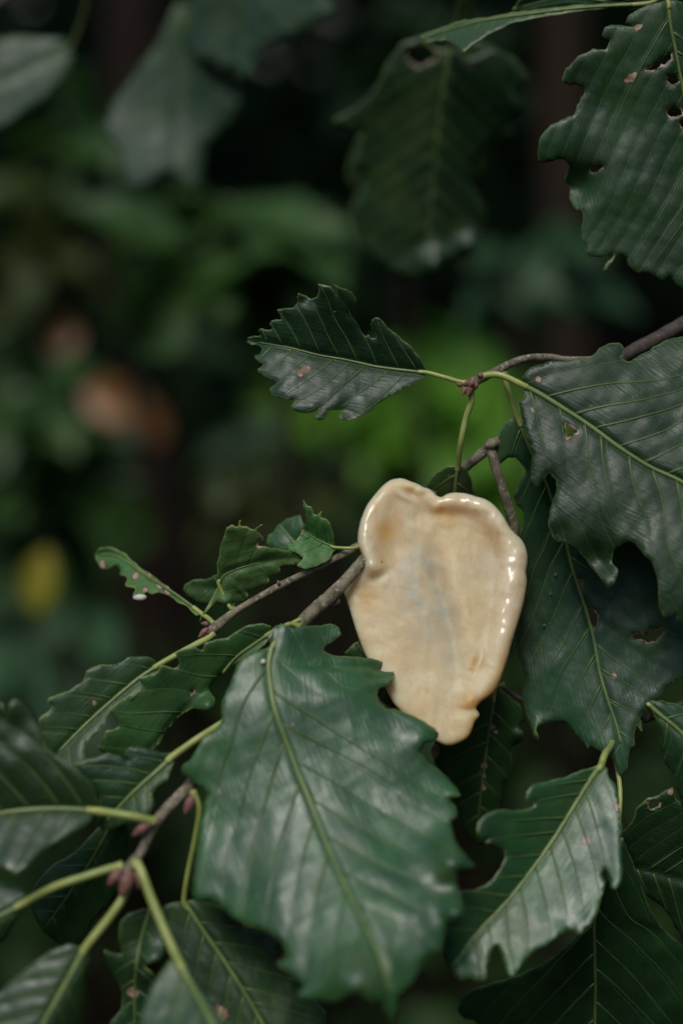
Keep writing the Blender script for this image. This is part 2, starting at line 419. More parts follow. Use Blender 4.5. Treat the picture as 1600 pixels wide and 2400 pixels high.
G3 = simple_leaf('understory_sunlit_tint', (.13, .33, .025), (.18, .40, .04), trans=.45)  # young-leaf green, raised further so the sunlit brightness sits in the colour
G4 = simple_leaf('understory_olive', (.050, .075, .015), (.075, .10, .02))
G5 = simple_leaf('understory_blue_green', (.028, .078, .026), (.042, .108, .036))
YEL = simple_leaf('yellowed_leaf', (.30, .26, .02), (.36, .32, .03))
DEAD = simple_leaf('dead_leaf', (.21, .095, .030), (.27, .13, .045), trans=.15)
TRUNK = bark_material('trunk_bark', (.016, .011, .008), (.030, .021, .015), (.05, .037, .028), scale=40, rough=.9)
TRUNKR = bark_material('reddish_trunk_bark', (.026, .018, .012), (.042, .029, .020), (.06, .045, .033), scale=40, rough=.9)

SH = 'understory shrubs beyond the oak branches'
def shrub(x, y, m, rx, ry, nleaf, mat, label, ln=.07, seed=0, name='understory_shrub'):
    c = PM(x, y, m); base = Vector((c.x + .05, c.y + .05, 0.0))
    t = empty(name, base, label, 'shrub', SH)
    k = m / DIST * PX
    r = np.random.default_rng(seed)
    w = [base + (c - base) * f + Vector((.04 * math.sin(5 * f + seed), .03 * math.cos(4 * f), 0)) for f in np.linspace(0, 1, 8)]
    w[0] = base - Vector((0, 0, .05))
    V, F = tube_geo(w, np.linspace(.014, .005, 8), 7); mesh_obj('stem', V, F, TRUNK, t, base)
    V, F = blades(ball(nleaf, c, (rx * k, max(rx, ry) * k * .7, ry * k), seed), (0, -.3, 1), ln, seed)
    f = mesh_obj('foliage', V, F, mat, t, c, smooth=False); f['kind'] = 'stuff'
    return t
shrub(1010, 940, 2.2, 200, 150, 420, G3, 'yellow-green shrub with sunlit brightness in its leaf colour, behind the upper oak twig', .085, 1)
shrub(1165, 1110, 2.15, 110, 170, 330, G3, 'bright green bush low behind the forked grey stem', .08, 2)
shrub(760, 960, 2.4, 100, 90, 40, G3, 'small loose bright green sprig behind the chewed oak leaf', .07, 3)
shrub(560, 560, 1.2, 230, 120, 55, G1, 'mid green shrub under the hanging blurred oak leaves', .08, 4)
shrub(230, 300, 1.6, 120, 130, 40, G1, 'small mid green shrub left of the hanging blue-green leaf', .08, 5)
shrub(110, 1080, 1.8, 210, 260, 110, G1, 'broad mid green shrub low in the undergrowth', .09, 6)
shrub(330, 780, 2.2, 260, 230, 110, G2, 'dark green shrub round the brown trunk foot', .08, 7)
shrub(150, 560, 1.9, 200, 200, 80, G4, 'olive green shrub in front of the dark brown trunk', .08, 8)
shrub(650, 1060, 2.6, 170, 90, 60, G5, 'blue-green shrub behind the two thin oak twigs', .09, 9)
shrub(110, 1500, 1.5, 130, 190, 45, G5, 'blue-green sprig low beside the yellow leaf', .09, 10)
shrub(700, 540, 1.7, 110, 80, 30, G5, 'blue-green sprig below the black gap in the foliage', .08, 11)
shrub(1270, 620, 1.5, 110, 90, 30, G5, 'small blue-green shrub beside the reddish trunk', .08, 12)
shrub(1000, 140, 1.9, 200, 150, 80, G2, 'dark shrub behind the folded leaf along the top', .09, 13)
shrub(620, 1150, 1.8, 160, 100, 30, G4, 'sparse olive sprig above the chewed twig leaves', .07, 14)

# single yellowed and dead leaves hanging in the undergrowth
def lone_leaf(name, x, y, m, ln, wd, ang, mat, label, cat='leaf', grp=None):
    c = PM(x, y, m); k = m / DIST * PX; a = R(ang)
    n = 14; V = []; F = []
    right = np.array(camM.to_3x3() @ Vector((1, 0, 0))); upv = np.array(camM.to_3x3() @ Vector((0, 1, 0))); bk = np.array(camM.to_3x3() @ Vector((0, 0, 1)))
    ax = right * math.cos(a) + upv * math.sin(a); sd_ = -right * math.sin(a) + upv * math.cos(a)
    for i in range(n):
        f = i / (n - 1); w = wd * k * .5 * math.sin(math.pi * min(.985, .04 + f * .95)) ** .7 * (1 + .12 * math.sin(f * 40))
        for j in (-1, -.5, 0, .5, 1):
            V.append(np.array(c) + ax * (f - .5) * ln * k + sd_ * w * j + bk * (abs(j) * w * .4 - .25 * ln * k * (f - .5) ** 2))
    for i in range(n - 1):
        for j in range(4): F.append((i * 5 + j, i * 5 + j + 1, i * 5 + j + 6, i * 5 + j + 5))
    # its thin twig, down to the ground
    g = Vector((c.x + .06, c.y + .08, 0)); st = np.array(c) - ax * .5 * ln * k
    t = empty(name, g, label, cat, grp)
    mesh_obj('blade', V, F, mat, t, c)
    pts = [np.array(g) * (1 - f) + st * f + np.array((0, .05 * math.sin(math.pi * f), 0)) for f in np.linspace(0, 1, 8)]
    Vt, Ft = tube_geo(pts, np.linspace(.003, .0012, 8), 6); mesh_obj('stalk', Vt, Ft, TRUNK, t, g)
lone_leaf('yellow_leaf', 95, 1360, 1.25, 150, 80, 80, YEL, 'yellowed leaf on a thin stalk low in the undergrowth')
lone_leaf('yellow_leaf', 412, 700, 1.7, 95, 75, 40, YEL, 'small yellowed leaf high beside the dark brown trunk')
lone_leaf('dead_leaf', 265, 940, 1.7, 150, 110, -25, DEAD, 'large orange-brown dead leaf caught in the undergrowth')
lone_leaf('dead_leaf', 345, 985, 1.75, 130, 90, -50, DEAD, 'orange-brown dead leaf curled under the larger dead leaf')
lone_leaf('dead_leaf', 145, 790, 1.9, 90, 90, 20, DEAD, 'small brown dead leaf above the mid green shrub')

# ------------------------------------------------------------------ forest trees; their out-of-frame crowns are added to darken the background
def tree(x, y, r0, h, lean, label, mat, crown_c, crown_r, seed, nleaf=2600, grp='forest trees behind the undergrowth'):
    t = empty('forest_tree', (x, y, 0), label, 'tree', grp)
    pts = [(x + lean[0] * f * h + .05 * math.sin(6 * f + seed), y + lean[1] * f * h, -.1 + f * (h + .1)) for f in np.linspace(0, 1, 16)]
    V, F = tube_geo(pts, r0 * (1 - .55 * np.linspace(0, 1, 16)) * (1 + .35 * np.exp(-np.linspace(0, 1, 16) * 14)), 14, .05)
    mesh_obj('trunk', V, F, mat, t, (x, y, 0))
    lm = []; r = np.random.default_rng(seed)
    for i in range(7):
        f = .5 + .06 * i; p = Vector(pts[int(f * 15)]); a = r.uniform(0, 6.28); q = Vector(crown_c) + Vector((math.cos(a) * crown_r[0] * .7, math.sin(a) * crown_r[1] * .7, r.uniform(-.3, .5) * crown_r[2]))
        V, F = tube_geo([p, p.lerp(q, .5) + Vector((0, 0, .15)), q], (r0 * .4, r0 * .25, r0 * .08), 7); mesh_obj('limb', V, F, mat, t, p)
    cl = ball(26, crown_c, crown_r, seed)
    cen = np.concatenate([ball(nleaf // 26, c, (.55, .55, .35), seed * 100 + i) for i, c in enumerate(cl)])
    V, F = blades(cen, (0, 0, 1), .16, seed)
    cr = mesh_obj('shade_crown', V, F, G2, t, crown_c, smooth=False); cr['kind'] = 'stuff'
def ground_x(x, m): return PM(x, 1200, m)
p = ground_x(1345, 2.9); tree(p.x, p.y, .055, 4.2, (-.012, .0), 'slim reddish-brown tree trunk beside the top right oak leaf', TRUNKR, (p.x + .3, p.y + 1.3, 3.3), (1.7, 1.3, .9), 21)
p = ground_x(395, 3.1); tree(p.x, p.y, .075, 4.6, (.01, .02), 'dark brown tree trunk between the olive shrub and mid green shrub', TRUNK, (p.x - .3, p.y + 1.2, 3.5), (1.9, 1.4, 1.0), 22)
tree(-1.9, 4.6, .11, 5.5, (0, 0), 'forest tree standing far back behind the olive shrub', TRUNK, (-1.6, 4.4, 3.9), (2.2, 1.8, 1.2), 23)
tree(1.7, 5.0, .10, 5.5, (0, 0), 'forest tree standing far back behind the reddish trunk', TRUNK, (1.6, 4.6, 3.9), (2.2, 1.8, 1.2), 24)
tree(0.1, 6.4, .12, 6.0, (0, 0), 'forest tree standing far back behind the bright shrubs', TRUNK, (0.0, 5.4, 4.0), (2.4, 2.0, 1.3), 25)
# the wood and undergrowth far behind, one dark mass
cen = []
r = np.random.default_rng(5)
for i in range(420):
    y = r.uniform(3.6, 11); x = r.uniform(-4.5, 4.5) * (y / 6 + .3); z = r.uniform(.05, 1.1) * (.9 + (y - 3.5) * .55)
    cen.append(ball(60, (x, y, z), (.65, .5, .5), 900 + i))
V, F = blades(np.concatenate(cen), (0, -.2, 1), .13, 77)
tag(mesh_obj('undergrowth', V, F, G2, None, (0, 5, 0), smooth=False), kind='stuff')
cen = []
for i in range(330):
    y = r.uniform(11, 17); x = r.uniform(-9, 9); z = r.uniform(0, 5.5)
    cen.append(ball(36, (x, y, z), (1.0, .8, .8), 5000 + i))
V, F = blades(np.concatenate(cen), (0, -.2, 1), .42, 79)
tag(mesh_obj('distant_wood', V, F, G2, None, (0, 14, 0), smooth=False), kind='stuff')
# unseen wood added round the camera; its height and overhead gap shape the skylight
cen = []
for i in range(520):
    a = r.uniform(-.62 * math.pi, .62 * math.pi) + math.pi; q = r.uniform(2.6, 5.5); z = r.uniform(.1, 2.1 + 1.9 * max(0, math.sin(a))) * (1 + .25 * (q - 2.6))
    cen.append(ball(42, (q * math.sin(a), q * math.cos(a), z), (.6, .6, .5), 3000 + i))
V, F = blades(np.concatenate(cen), (0, 0, 1), .20, 78)
tag(mesh_obj('unseen_shading_wood', V, F, G2, None, (0, -4, 0), smooth=False), kind='stuff')
# low green ground cover between the shrubs
cen = []
for i in range(260):
    y = r.uniform(.9, 4.5); x = r.uniform(-1, 1) * (.55 + y * .5); z = .05 + r.uniform(0, 1) ** 1.6 * .75
    cen.append(ball(16, (x, y, z), (.22, .2, .12), 7000 + i))
V, F = blades(np.concatenate(cen), (0, -.4, 1), .085, 80)
GC = simple_leaf('ground_cover_green', (.018, .050, .010), (.034, .085, .016), spec=.25, rough=.55)
tag(mesh_obj('ground_cover', V, F, GC, None, (0, 2, 0), smooth=False), kind='stuff')
# leaf litter
n = 2600; c = np.stack([r.uniform(-4, 4, n), r.uniform(.2, 7, n), np.zeros(n)], 1)
c[:, 2] = .05 * np.sin(c[:, 0] * 1.7 + 1) * np.cos(c[:, 1] * 1.3) + .02 * np.sin(5 * c[:, 0] + 3 * c[:, 1]) + .035
V, F = blades(c, (0, 0, 1), .11, 31, .1)
LIT = simple_leaf('litter_leaf', (.022, .013, .008), (.045, .026, .013), trans=.05, rough=.8, spec=.2)
tag(mesh_obj('leaf_litter', V, F, LIT, None, (0, 3, 0), smooth=False), kind='stuff')

# ------------------------------------------------------------------ top left: blurred oak branch hanging in
b = empty('oak_branch', P(420, -250, 1050), 'out-of-focus oak branch with broad blue-green leaves hanging above the undergrowth', 'branch', 'oak branches')
stem('stem', b, [(820, -420, 1250, 16), (600, -330, 1150, 14), (420, -250, 1050, 13), (200, -120, 1050, 11), (-50, 40, 1000, 9), (-250, 160, 980, 7)], BARKD)
leaf(b, d1([(770, 0), (750, 100), (745, 190), (790, 240), (870, 250), (900, 285), (950, 275), (985, 325), (1035, 300), (1040, 250), (1090, 180), (1200, 145), (1290, 90), (1375, 50), (1350, 0), (1300, -80), (1100, -150), (900, -170), (800, -80)]),
     d1([(1000, -170), (1000, 0), (990, 150), (985, 300)]), (1350, 1365, 1385, 1400), pet=[(560, -310, 1130), (575, -200, 1280)], aL=-.1, aR=.1, sp=60, grid=14, mat=TOPD)
leaf(b, d1([(720, 20), (640, 180), (560, 290), (490, 385), (440, 470), (430, 560), (480, 620), (490, 700), (520, 765), (600, 770), (640, 735), (690, 715), (740, 745), (800, 785), (830, 700), (840, 600), (900, 540), (955, 480), (985, 410), (900, 365), (820, 300), (800, 240), (785, 100), (765, 20)]),
     d1([(745, 10), (740, 200), (725, 450), (710, 710)]), (1750, 1770, 1780, 1760), pet=[(450, -255, 1060), (430, -100, 1550)], aL=.25, aR=-.05, sp=60, grid=14, mat=TOPD)
leaf(b, d1([(-160, 200), (50, 150), (180, 150), (270, 160), (300, 230), (280, 310), (200, 400), (120, 460), (0, 530), (-140, 570), (-300, 400)]),
     d1([(290, 190), (150, 260), (0, 330), (-250, 400)]), (1400, 1380, 1360, 1350), pet=[(215, -130, 1050), (200, 20, 1250)], aL=0, aR=.1, sp=60, grid=14, mat=TOPD)
# ------------------------------------------------------------------ top: the branch with the folded leaf and the dark hanging leaf
b = empty('oak_branch', P(1700, -60, 80), 'oak branch along the top with a folded pale leaf and a dark chewed hanging leaf', 'branch', 'oak branches')
stem('stem', b, [(1950, -200, 60, 15), (1700, -60, 80, 13), (1560, -25, 90, 10), (1420, -30, 140, 9), (1250, -60, 350, 8), (1080, -20, 560, 6)], BARKD)
leaf(b, c8([(1360, 15), (1200, 20), (1050, 30), (940, 44), (850, 58), (740, 74), (660, 86), (590, 113), (520, 135), (490, 155), (520, 175), (560, 170), (600, 165), (640, 182), (672, 215), (700, 190), (740, 165), (800, 130), (870, 95), (950, 78), (1100, 55), (1250, 35)]),
     c8([(1360, 20), (1150, 32), (950, 55), (750, 85), (600, 125), (510, 155)]), (110, 130, 180, 260), pet=[(1560, -20, 90), (1530, 5, 95)], aL=-1.6, aR=1.0, sp=40, mat=TOPY, r=(3.5, 1.5), flip=True)
leaf(b, c8([(1340, 22), (1200, 26), (1050, 38), (930, 52), (870, 40), (900, 0), (980, -60), (1150, -90), (1300, -40)]), c8([(1340, 20), (1100, -10), (900, 30)]), (150, 170, 200), aL=.8, aR=-.8)
leaf(b, c8([(500, 150), (420, 180), (360, 260), (310, 360), (240, 430), (130, 497), (190, 530), (232, 555), (260, 530), (250, 600), (215, 680), (290, 720), (240, 800), (220, 900), (250, 1000), (330, 1080), (420, 1130), (490, 1140), (560, 1100), (590, 1055), (650, 1060), (720, 1035), (740, 960), (765, 860), (710, 770), (720, 680), (760, 600), (830, 520), (900, 450), (860, 350), (880, 250), (800, 200), (680, 240), (640, 200), (560, 200)]),
     c8([(620, 190), (580, 420), (545, 760), (515, 1120)]), (800, 900, 1000, 1080), pet=[(1085, -20, 570)], aL=.25, aR=.15, sp=55, grid=12, mat=TOPD,
     holes=[c8([(440, 210), (480, 190), (540, 200), (560, 235), (520, 260), (470, 265)])], spots=[(*c8([(700, 268)])[0], 6)], bend=[(*c8([(560, 1090)])[0], 40, -60), (*c8([(700, 1010)])[0], 30, -50)])

leaf(b, c8([(640, 190), (700, 160), (780, 190), (880, 240), (940, 330), (905, 380), (920, 450), (860, 500), (870, 560), (790, 620), (780, 690), (730, 760), (690, 700), (650, 560), (620, 400)]), c8([(700, 170), (730, 400), (740, 720)]), (900, 1000, 1100), pet=[(1100, -25, 560)], aL=.2, aR=.2, grid=14, mat=TOPD)
leaf(b, c8([(240, 560), (330, 500), (420, 540), (470, 640), (450, 700), (480, 780), (430, 860), (440, 940), (380, 1010), (300, 960), (250, 980), (210, 880), (230, 800), (190, 720)]), c8([(330, 510), (340, 740), (350, 990)]), (1150, 1230, 1300), pet=[(1085, -20, 570), (1050, 125, 960), (985, 215, 1120)], aL=.2, aR=.2, grid=14, mat=TOPD)

# ------------------------------------------------------------------ top right: large holed leaf
b = empty('oak_branch', P(1720, -180, 60), 'oak branch holding one large dark leaf with bitten round holes', 'branch', 'oak branches')
stem('stem', b, [(2000, -330, 90, 12), (1720, -180, 60, 10), (1590, -110, 40, 8), (1530, -70, 30, 6)], BARKD)
leaf(b, c8([(1480, 5), (1400, 30), (1350, 60), (1330, 95), (1370, 110), (1290, 100), (1245, 110), (1240, 150), (1270, 165), (1250, 200), (1200, 200), (1140, 230), (1090, 280), (1070, 330), (1100, 345), (1150, 350), (1165, 370), (1135, 430), (1120, 470), (1080, 485), (1030, 510), (990, 550), (972, 610), (975, 660), (1000, 668), (1040, 655), (1085, 650), (1100, 680), (1085, 735), (1105, 770), (1105, 820), (1130, 855), (1160, 870), (1155, 920), (1155, 980), (1175, 1040), (1210, 1052), (1250, 1046), (1285, 1040), (1265, 1062), (1248, 1085), (1243, 1106), (1258, 1100), (1275, 1070), (1300, 1042), (1325, 1045), (1340, 1080), (1380, 1115), (1420, 1110), (1480, 1145), (1510, 1130), (1568, 1180), (1700, 1150), (1850, 1000), (1950, 700), (1900, 400), (1800, 150), (1650, 40), (1540, 0)]),
     c8([(1505, 5), (1515, 100), (1535, 200), (1568, 370), (1620, 600), (1680, 850), (1720, 1150)]), (10, 35, 60, 75, 80), pet=[(1540, -78, 32)], aL=.3, aR=.12, cL=1, quilt=9, ruffle=14, sp=62, k=1.05, mat=TOPD, grid=7, r=(5, 2),
     holes=[c8([(1500, 322), (1520, 305), (1545, 310), (1552, 330), (1530, 342), (1508, 340)]), c8([(1500, 460), (1528, 440), (1560, 450), (1552, 474), (1520, 479)]), c8([(1552, 500), (1570, 482), (1592, 492), (1585, 520), (1562, 516)]),
            c8([(1412, 287), (1440, 272), (1470, 240), (1490, 235), (1480, 262), (1455, 283)]), c8([(1478, 250), (1500, 225), (1520, 216), (1512, 240), (1490, 262)]), c8([(1187, 690), (1208, 676), (1240, 680), (1222, 698), (1197, 704)])],
     spots=[(*c8([(1355, 315)])[0], 9), (*c8([(1340, 325)])[0], 8), (*c8([(1380, 110)])[0], 10), (*c8([(1372, 300)])[0], 7)], bend=[(*c8([(1120, 760)])[0], 45, 40)])

# ------------------------------------------------------------------ the main branch: grey stem behind the fungus, down to the bud cluster at lower left
GR = 'oak branches'
b = main = empty('oak_branch', P(1600, 760, 150), 'main grey oak branch passing behind the peach fungus, ending in reddish buds', 'branch', GR)
stem('old_stem', b, [(2100, 480, 260, 24), (1800, 640, 200, 21), (1600, 760, 150, 18), (1455, 838, 115, 15.5), (1380, 888, 100, 15)], BARKD, sub=10, sides=16)
stem('stem', b, [(1400, 875, 104, 13), (1300, 940, 85, 14), (1147, 1049, 62, 13), (1085, 1098, 98, 12), (1000, 1165, 130, 12), (930, 1235, 118, 12), (885, 1280, 72, 12), (852, 1312, 30, 13), (800, 1372, -4, 15), (735, 1431, -32, 16), (697, 1471, -46, 15), (610, 1585, -60, 14), (520, 1720, -105, 14), (454, 1829, -170, 14), (388, 1900, -225, 14), (357, 1941, -258, 12), (331, 1997, -290, 11), (306, 2028, -300, 12), (295, 2046, -305, 10)], BARK, sub=10, sides=16)
stem('side_stem', b, [(1147, 1046, 58, 11), (1160, 1090, 54, 12), (1172, 1130, 66, 11), (1190, 1185, 88, 12), (1204, 1240, 108, 12), (1195, 1310, 120, 10), (1165, 1400, 120, 8)], BARK, sides=14)
stem('twig_knob', b, [(1136, 1046, 52, 6), (1150, 1040, 46, 13), (1164, 1038, 52, 8)], BARK, sub=5)
for a in [(*c4([(690, 545)])[0], -288, -.75, .55, 52, 14), (*c4([(890, 415)])[0], -245, -.45, 1, 50, 14), (*c4([(560, 760)])[0], -318, -.7, .8, 50, 16), (*c4([(600, 765)])[0], -330, -.35, 1, 66, 19),
          (*c4([(630, 760)])[0], -300, .1, 1, 48, 15), (*c4([(575, 745)])[0], -300, -.9, .1, 34, 14)]: bud(b, *a)
bud(b, *c3([(1385, 440)])[0], -2, -.5, .6, 24, 9)
# the big pale-sheened leaf in front
big_leaf = leaf(b, c5([(490, 235), (478, 200), (500, 150), (540, 128), (600, 150), (660, 140), (720, 135), (780, 130), (820, 145), (832, 180), (800, 212), (760, 240), (752, 262), (790, 285), (870, 290), (960, 295), (1030, 315), (1080, 350), (1095, 390), (1070, 430), (1020, 445), (1008, 480), (1025, 520), (1060, 545), (1100, 550), (1180, 580), (1260, 620), (1310, 665), (1300, 700), (1240, 720), (1225, 760), (1260, 810), (1320, 850), (1370, 900), (1420, 970), (1360, 980), (1395, 1030), (1400, 1070), (1370, 1100), (1390, 1180), (1430, 1250), (1490, 1310), (1470, 1332), (1400, 1335), (1400, 1400), (1420, 1470), (1440, 1530), (1430, 1580), (1360, 1600), (1340, 1680), (1330, 1730), (1260, 1750), (1220, 1830), (1180, 1900), (1120, 1960), (1105, 2040), (1090, 2075), (1065, 2040), (1030, 1990), (990, 1992), (930, 1950), (880, 1940), (850, 1972), (800, 1992), (760, 1990), (700, 1980), (640, 1972), (615, 1950), (650, 1900), (600, 1860), (540, 1830), (520, 1790), (570, 1770), (560, 1720), (530, 1680), (480, 1640), (400, 1610), (340, 1590), (290, 1560), (230, 1500), (190, 1480), (150, 1490), (110, 1480), (105, 1400), (120, 1300), (130, 1200), (140, 1100), (170, 1000), (180, 960), (140, 930), (100, 890), (60, 870), (55, 830), (100, 790), (130, 740), (160, 690), (220, 650), (250, 600), (250, 550), (260, 490), (290, 430), (310, 370), (340, 310), (400, 270), (460, 250)]),
     c5([(497, 245), (480, 330), (488, 430), (510, 550), (560, 690), (620, 850), (690, 1020), (760, 1200), (850, 1400), (950, 1600), (1040, 1800), (1090, 2060)]), (-140, -205, -235, -280, -350, -430, -490, -515),
     pet=[(700, 1468, -62), (670, 1466, -85)], aL=.26, aR=-.12, cL=.22, cR=.45, quilt=9, ruffle=13, k=1.15, sp=92, mat=TOPB, grid=8, r=(8, 2.5),
     bend=[(*c5([(1060, 420)])[0], 45, 30), (*c5([(1250, 670)])[0], 55, -30), (*c5([(1380, 1300)])[0], 45, -50), (*c5([(1400, 1540)])[0], 35, -50), (*c5([(900, 1900)])[0], 80, -50), (*c5([(780, 150)])[0], 40, 25)],
     spots=[(*c5([(600, 620)])[0], 4)])
# leaves round the buds, lower left
leaf(b, c4([(-150, 60), (-60, -10), (10, 0), (30, 60), (40, 0), (67, -24), (110, -5), (157, 44), (190, 110), (208, 190), (260, 240), (330, 280), (400, 340), (440, 400), (457, 462), (430, 490), (420, 540), (350, 580), (250, 640), (180, 690), (120, 750), (70, 777), (30, 760), (0, 740), (-100, 700), (-300, 600), (-350, 400), (-300, 200)]),
     c4([(450, 492), (300, 482), (150, 485), (0, 502), (-200, 530), (-320, 560)]), (-290, -300, -300, -280), pet=[(*c4([(705, 540)])[0], -280), (*c4([(640, 522)])[0], -298), (*c4([(560, 508)])[0], -300)],
     aL=-.75, aR=-.25, cR=.5, quilt=22, ruffle=14, k=.6, sp=62, mat=TOPB, r=(8, 4), rp=(9, 9), bend=[(*c4([(60, -10)])[0], 40, -25)])
leaf(b, c4([(790, 228), (740, 225), (690, 205), (640, 195), (590, 200), (565, 235), (592, 265), (550, 240), (500, 225), (450, 240), (400, 255), (340, 275), (380, 330), (440, 390), (460, 440), (450, 520), (470, 580), (560, 560), (640, 540), (690, 500), (705, 450), (700, 410), (720, 385), (770, 350), (790, 300), (803, 250)]),
     c4([(795, 240), (720, 310), (640, 380), (560, 460), (480, 550)]), (-175, -190, -200, -200), pet=[(*c4([(1060, 60)])[0], -120), (*c4([(1000, 100)])[0], -135), (*c4([(900, 165)])[0], -160)], aL=-.4, aR=-.1, quilt=10, k=.7, sp=42, mat=TOP, r=(7, 3), rp=(7, 9),
     spots=[])
leaf(b, c4([(480, 545), (560, 520), (600, 600), (590, 700), (560, 800), (520, 900), (430, 1000), (380, 1100), (300, 1120), (200, 1050), (150, 950), (150, 850), (230, 750), (340, 680)]), c4([(520, 540), (420, 720), (300, 900), (200, 1040)]), (-150, -140, -130, -110), aL=.6, aR=.7, mat=TOP, sp=45)
leaf(b, c4([(-100, 820), (50, 825), (110, 850), (132, 880), (100, 960), (50, 1040), (0, 1100), (-100, 1150), (-220, 1000)]), c4([(100, 920), (0, 972), (-180, 1030)]), (-330, -340, -340), pet=[(*c4([(560, 745)])[0], -305), (*c4([(500, 758)])[0], -315), (*c4([(400, 790)])[0], -325), (*c4([(250, 840)])[0], -330)], aL=.5, aR=.5, mat=TOP, r=(7, 4), rp=(9, 8))
leaf(b, c4([(412, 1170), (385, 1125), (340, 1105), (300, 1105), (220, 1140), (150, 1190), (60, 1270), (0, 1320), (-80, 1380), (-60, 1600), (100, 1700), (250, 1650), (350, 1550), (385, 1400), (395, 1300), (405, 1230)]),
     c4([(400, 1110), (340, 1220), (270, 1345), (200, 1470), (120, 1640)]), (-350, -370, -390, -400), pet=[(*c4([(590, 830)])[0], -310), (*c4([(560, 900)])[0], -322), (*c4([(500, 985)])[0], -335)], aL=.7, aR=-.05, cR=.8, quilt=15, sp=52, mat=TOPB, r=(8, 5), rp=(9, 9))
leaf(b, c4([(790, 1170), (740, 1230), (700, 1290), (665, 1370), (630, 1500), (640, 1620), (900, 1750), (1080, 1650), (1060, 1520), (1000, 1420), (950, 1350), (890, 1280), (840, 1190)]),
     c4([(826, 1192), (870, 1275), (940, 1400), (1000, 1520), (1040, 1640)]), (-390, -440, -500, -560), pet=[(*c4([(625, 730)])[0], -300), (*c4([(650, 770)])[0], -318), (*c4([(690, 880)])[0], -335), (*c4([(740, 1000)])[0], -355), (*c4([(785, 1105)])[0], -375)], aL=.15, aR=-.15, quilt=5, mat=TOPB, r=(9, 6), rp=(10, 10))
leaf(b, c4([(660, 940), (590, 960), (555, 1000), (545, 1080), (560, 1150), (480, 1130), (500, 1200), (530, 1260), (560, 1310), (560, 1400), (500, 1480), (560, 1600), (700, 1600), (760, 1420), (740, 1300), (700, 1240), (665, 1205), (700, 1190), (740, 1180), (760, 1140), (760, 1050), (720, 960)]),
     c4([(690, 940), (640, 1120), (620, 1300), (620, 1560)]), (-240, -240, -230, -230), aL=-.3, aR=-.2, mat=TOP, bend=[(*c4([(690, 1200)])[0], 40, -40)], spots=[(*c4([(610, 1330)])[0], 14)])
leaf(b, c4([(750, 930), (850, 902), (920, 898), (1000, 930), (1100, 980), (1120, 1020), (1180, 1040), (1250, 1060), (1290, 1100), (1297, 1140), (1260, 1180), (1255, 1215), (1300, 1245), (1360, 1260), (1420, 1280), (1440, 1350), (1500, 1420), (1480, 1520), (1350, 1650), (1200, 1700), (1000, 1650), (930, 1500), (880, 1350), (800, 1200), (760, 1080)]),
     c4([(845, 905), (920, 1020), (1030, 1180), (1150, 1370), (1280, 1600)]), (-190, -205, -225, -250), pet=[(*c4([(885, 400)])[0], -245), (*c4([(915, 480)])[0], -240), (*c4([(900, 600)])[0], -225), (*c4([(865, 770)])[0], -205)], aL=.35, aR=-.1, quilt=9, k=.9, sp=60, mat=TOP, r=(6, 3), rp=(6, 6), bend=[(*c4([(1200, 1060)])[0], 45, 30)], spots=[(*c4([(1010, 1420)])[0], 20), (*c4([(960, 1400)])[0], 14)])
# dark slivers of leaf glimpsed between the fungus and the big leaf
leaf(b, c1([(160, 1372), (200, 1330), (260, 1283), (330, 1290), (450, 1400), (620, 1620), (560, 1760), (420, 1700), (300, 1520), (220, 1420)]), c1([(240, 1300), (380, 1480), (540, 1700)]), (60, 70, 80), aL=.3, aR=.4, grid=7, r=(3, 1.5))

# ------------------------------------------------------------------ the thin twig at left with the chewed leaves
b = empty('oak_twig', P(990, 1200, 130), 'thin brown oak twig left of the fungus carrying chewed curled leaves', 'twig')
stem('stem', b, [(990, 1200, 130, 8), (920, 1240, 100, 9), (*c3([(1465, 225)])[0], 45, 10), (*c3([(1400, 262)])[0], 26, 9), (*c3([(1280, 320)])[0], 5, 8), (*c3([(1150, 385)])[0], -2, 9), (*c3([(1050, 440)])[0], -8, 8), (*c3([(970, 488)])[0], -12, 8.5), (*c3([(920, 525)])[0], -15, 11), (*c3([(875, 562)])[0], -18, 13), (*c3([(855, 575)])[0], -18, 9)], BARK)
for a in [(*c3([(860, 570)])[0], -24, -.8, .6, 26, 10), (*c3([(850, 560)])[0], -30, -.9, .9, 32, 9), (*c3([(855, 545)])[0], -20, -1, -.1, 20, 8), (*c3([(1140, 385)])[0], -14, -.3, -.9, 12, 6)]: bud(b, *a)
leaf(b, c3([(640, 712), (635, 692), (590, 676), (520, 682), (470, 710), (410, 710), (350, 735), (345, 765), (310, 800), (250, 830), (200, 845), (195, 865), (215, 885), (160, 930), (165, 970), (180, 1030), (200, 1090), (250, 1140), (300, 1150), (345, 1100), (350, 1060), (360, 1020), (400, 990), (430, 950), (445, 910), (480, 880), (540, 850), (600, 800), (640, 750)]),
     c3([(660, 705), (560, 772), (430, 882), (320, 985), (235, 1075)]), (-75, -100, -125, -150), pet=[(*c3([(868, 585)])[0], -20), (*c3([(845, 605)])[0], -30), (*c3([(760, 650)])[0], -52)], aL=-.55, aR=-.15, quilt=7, k=.8, sp=58, mat=TOPY, grid=7, r=(5.5, 3), rp=(9, 6.5), spots=[(*c3([(385, 865)])[0], 6)])
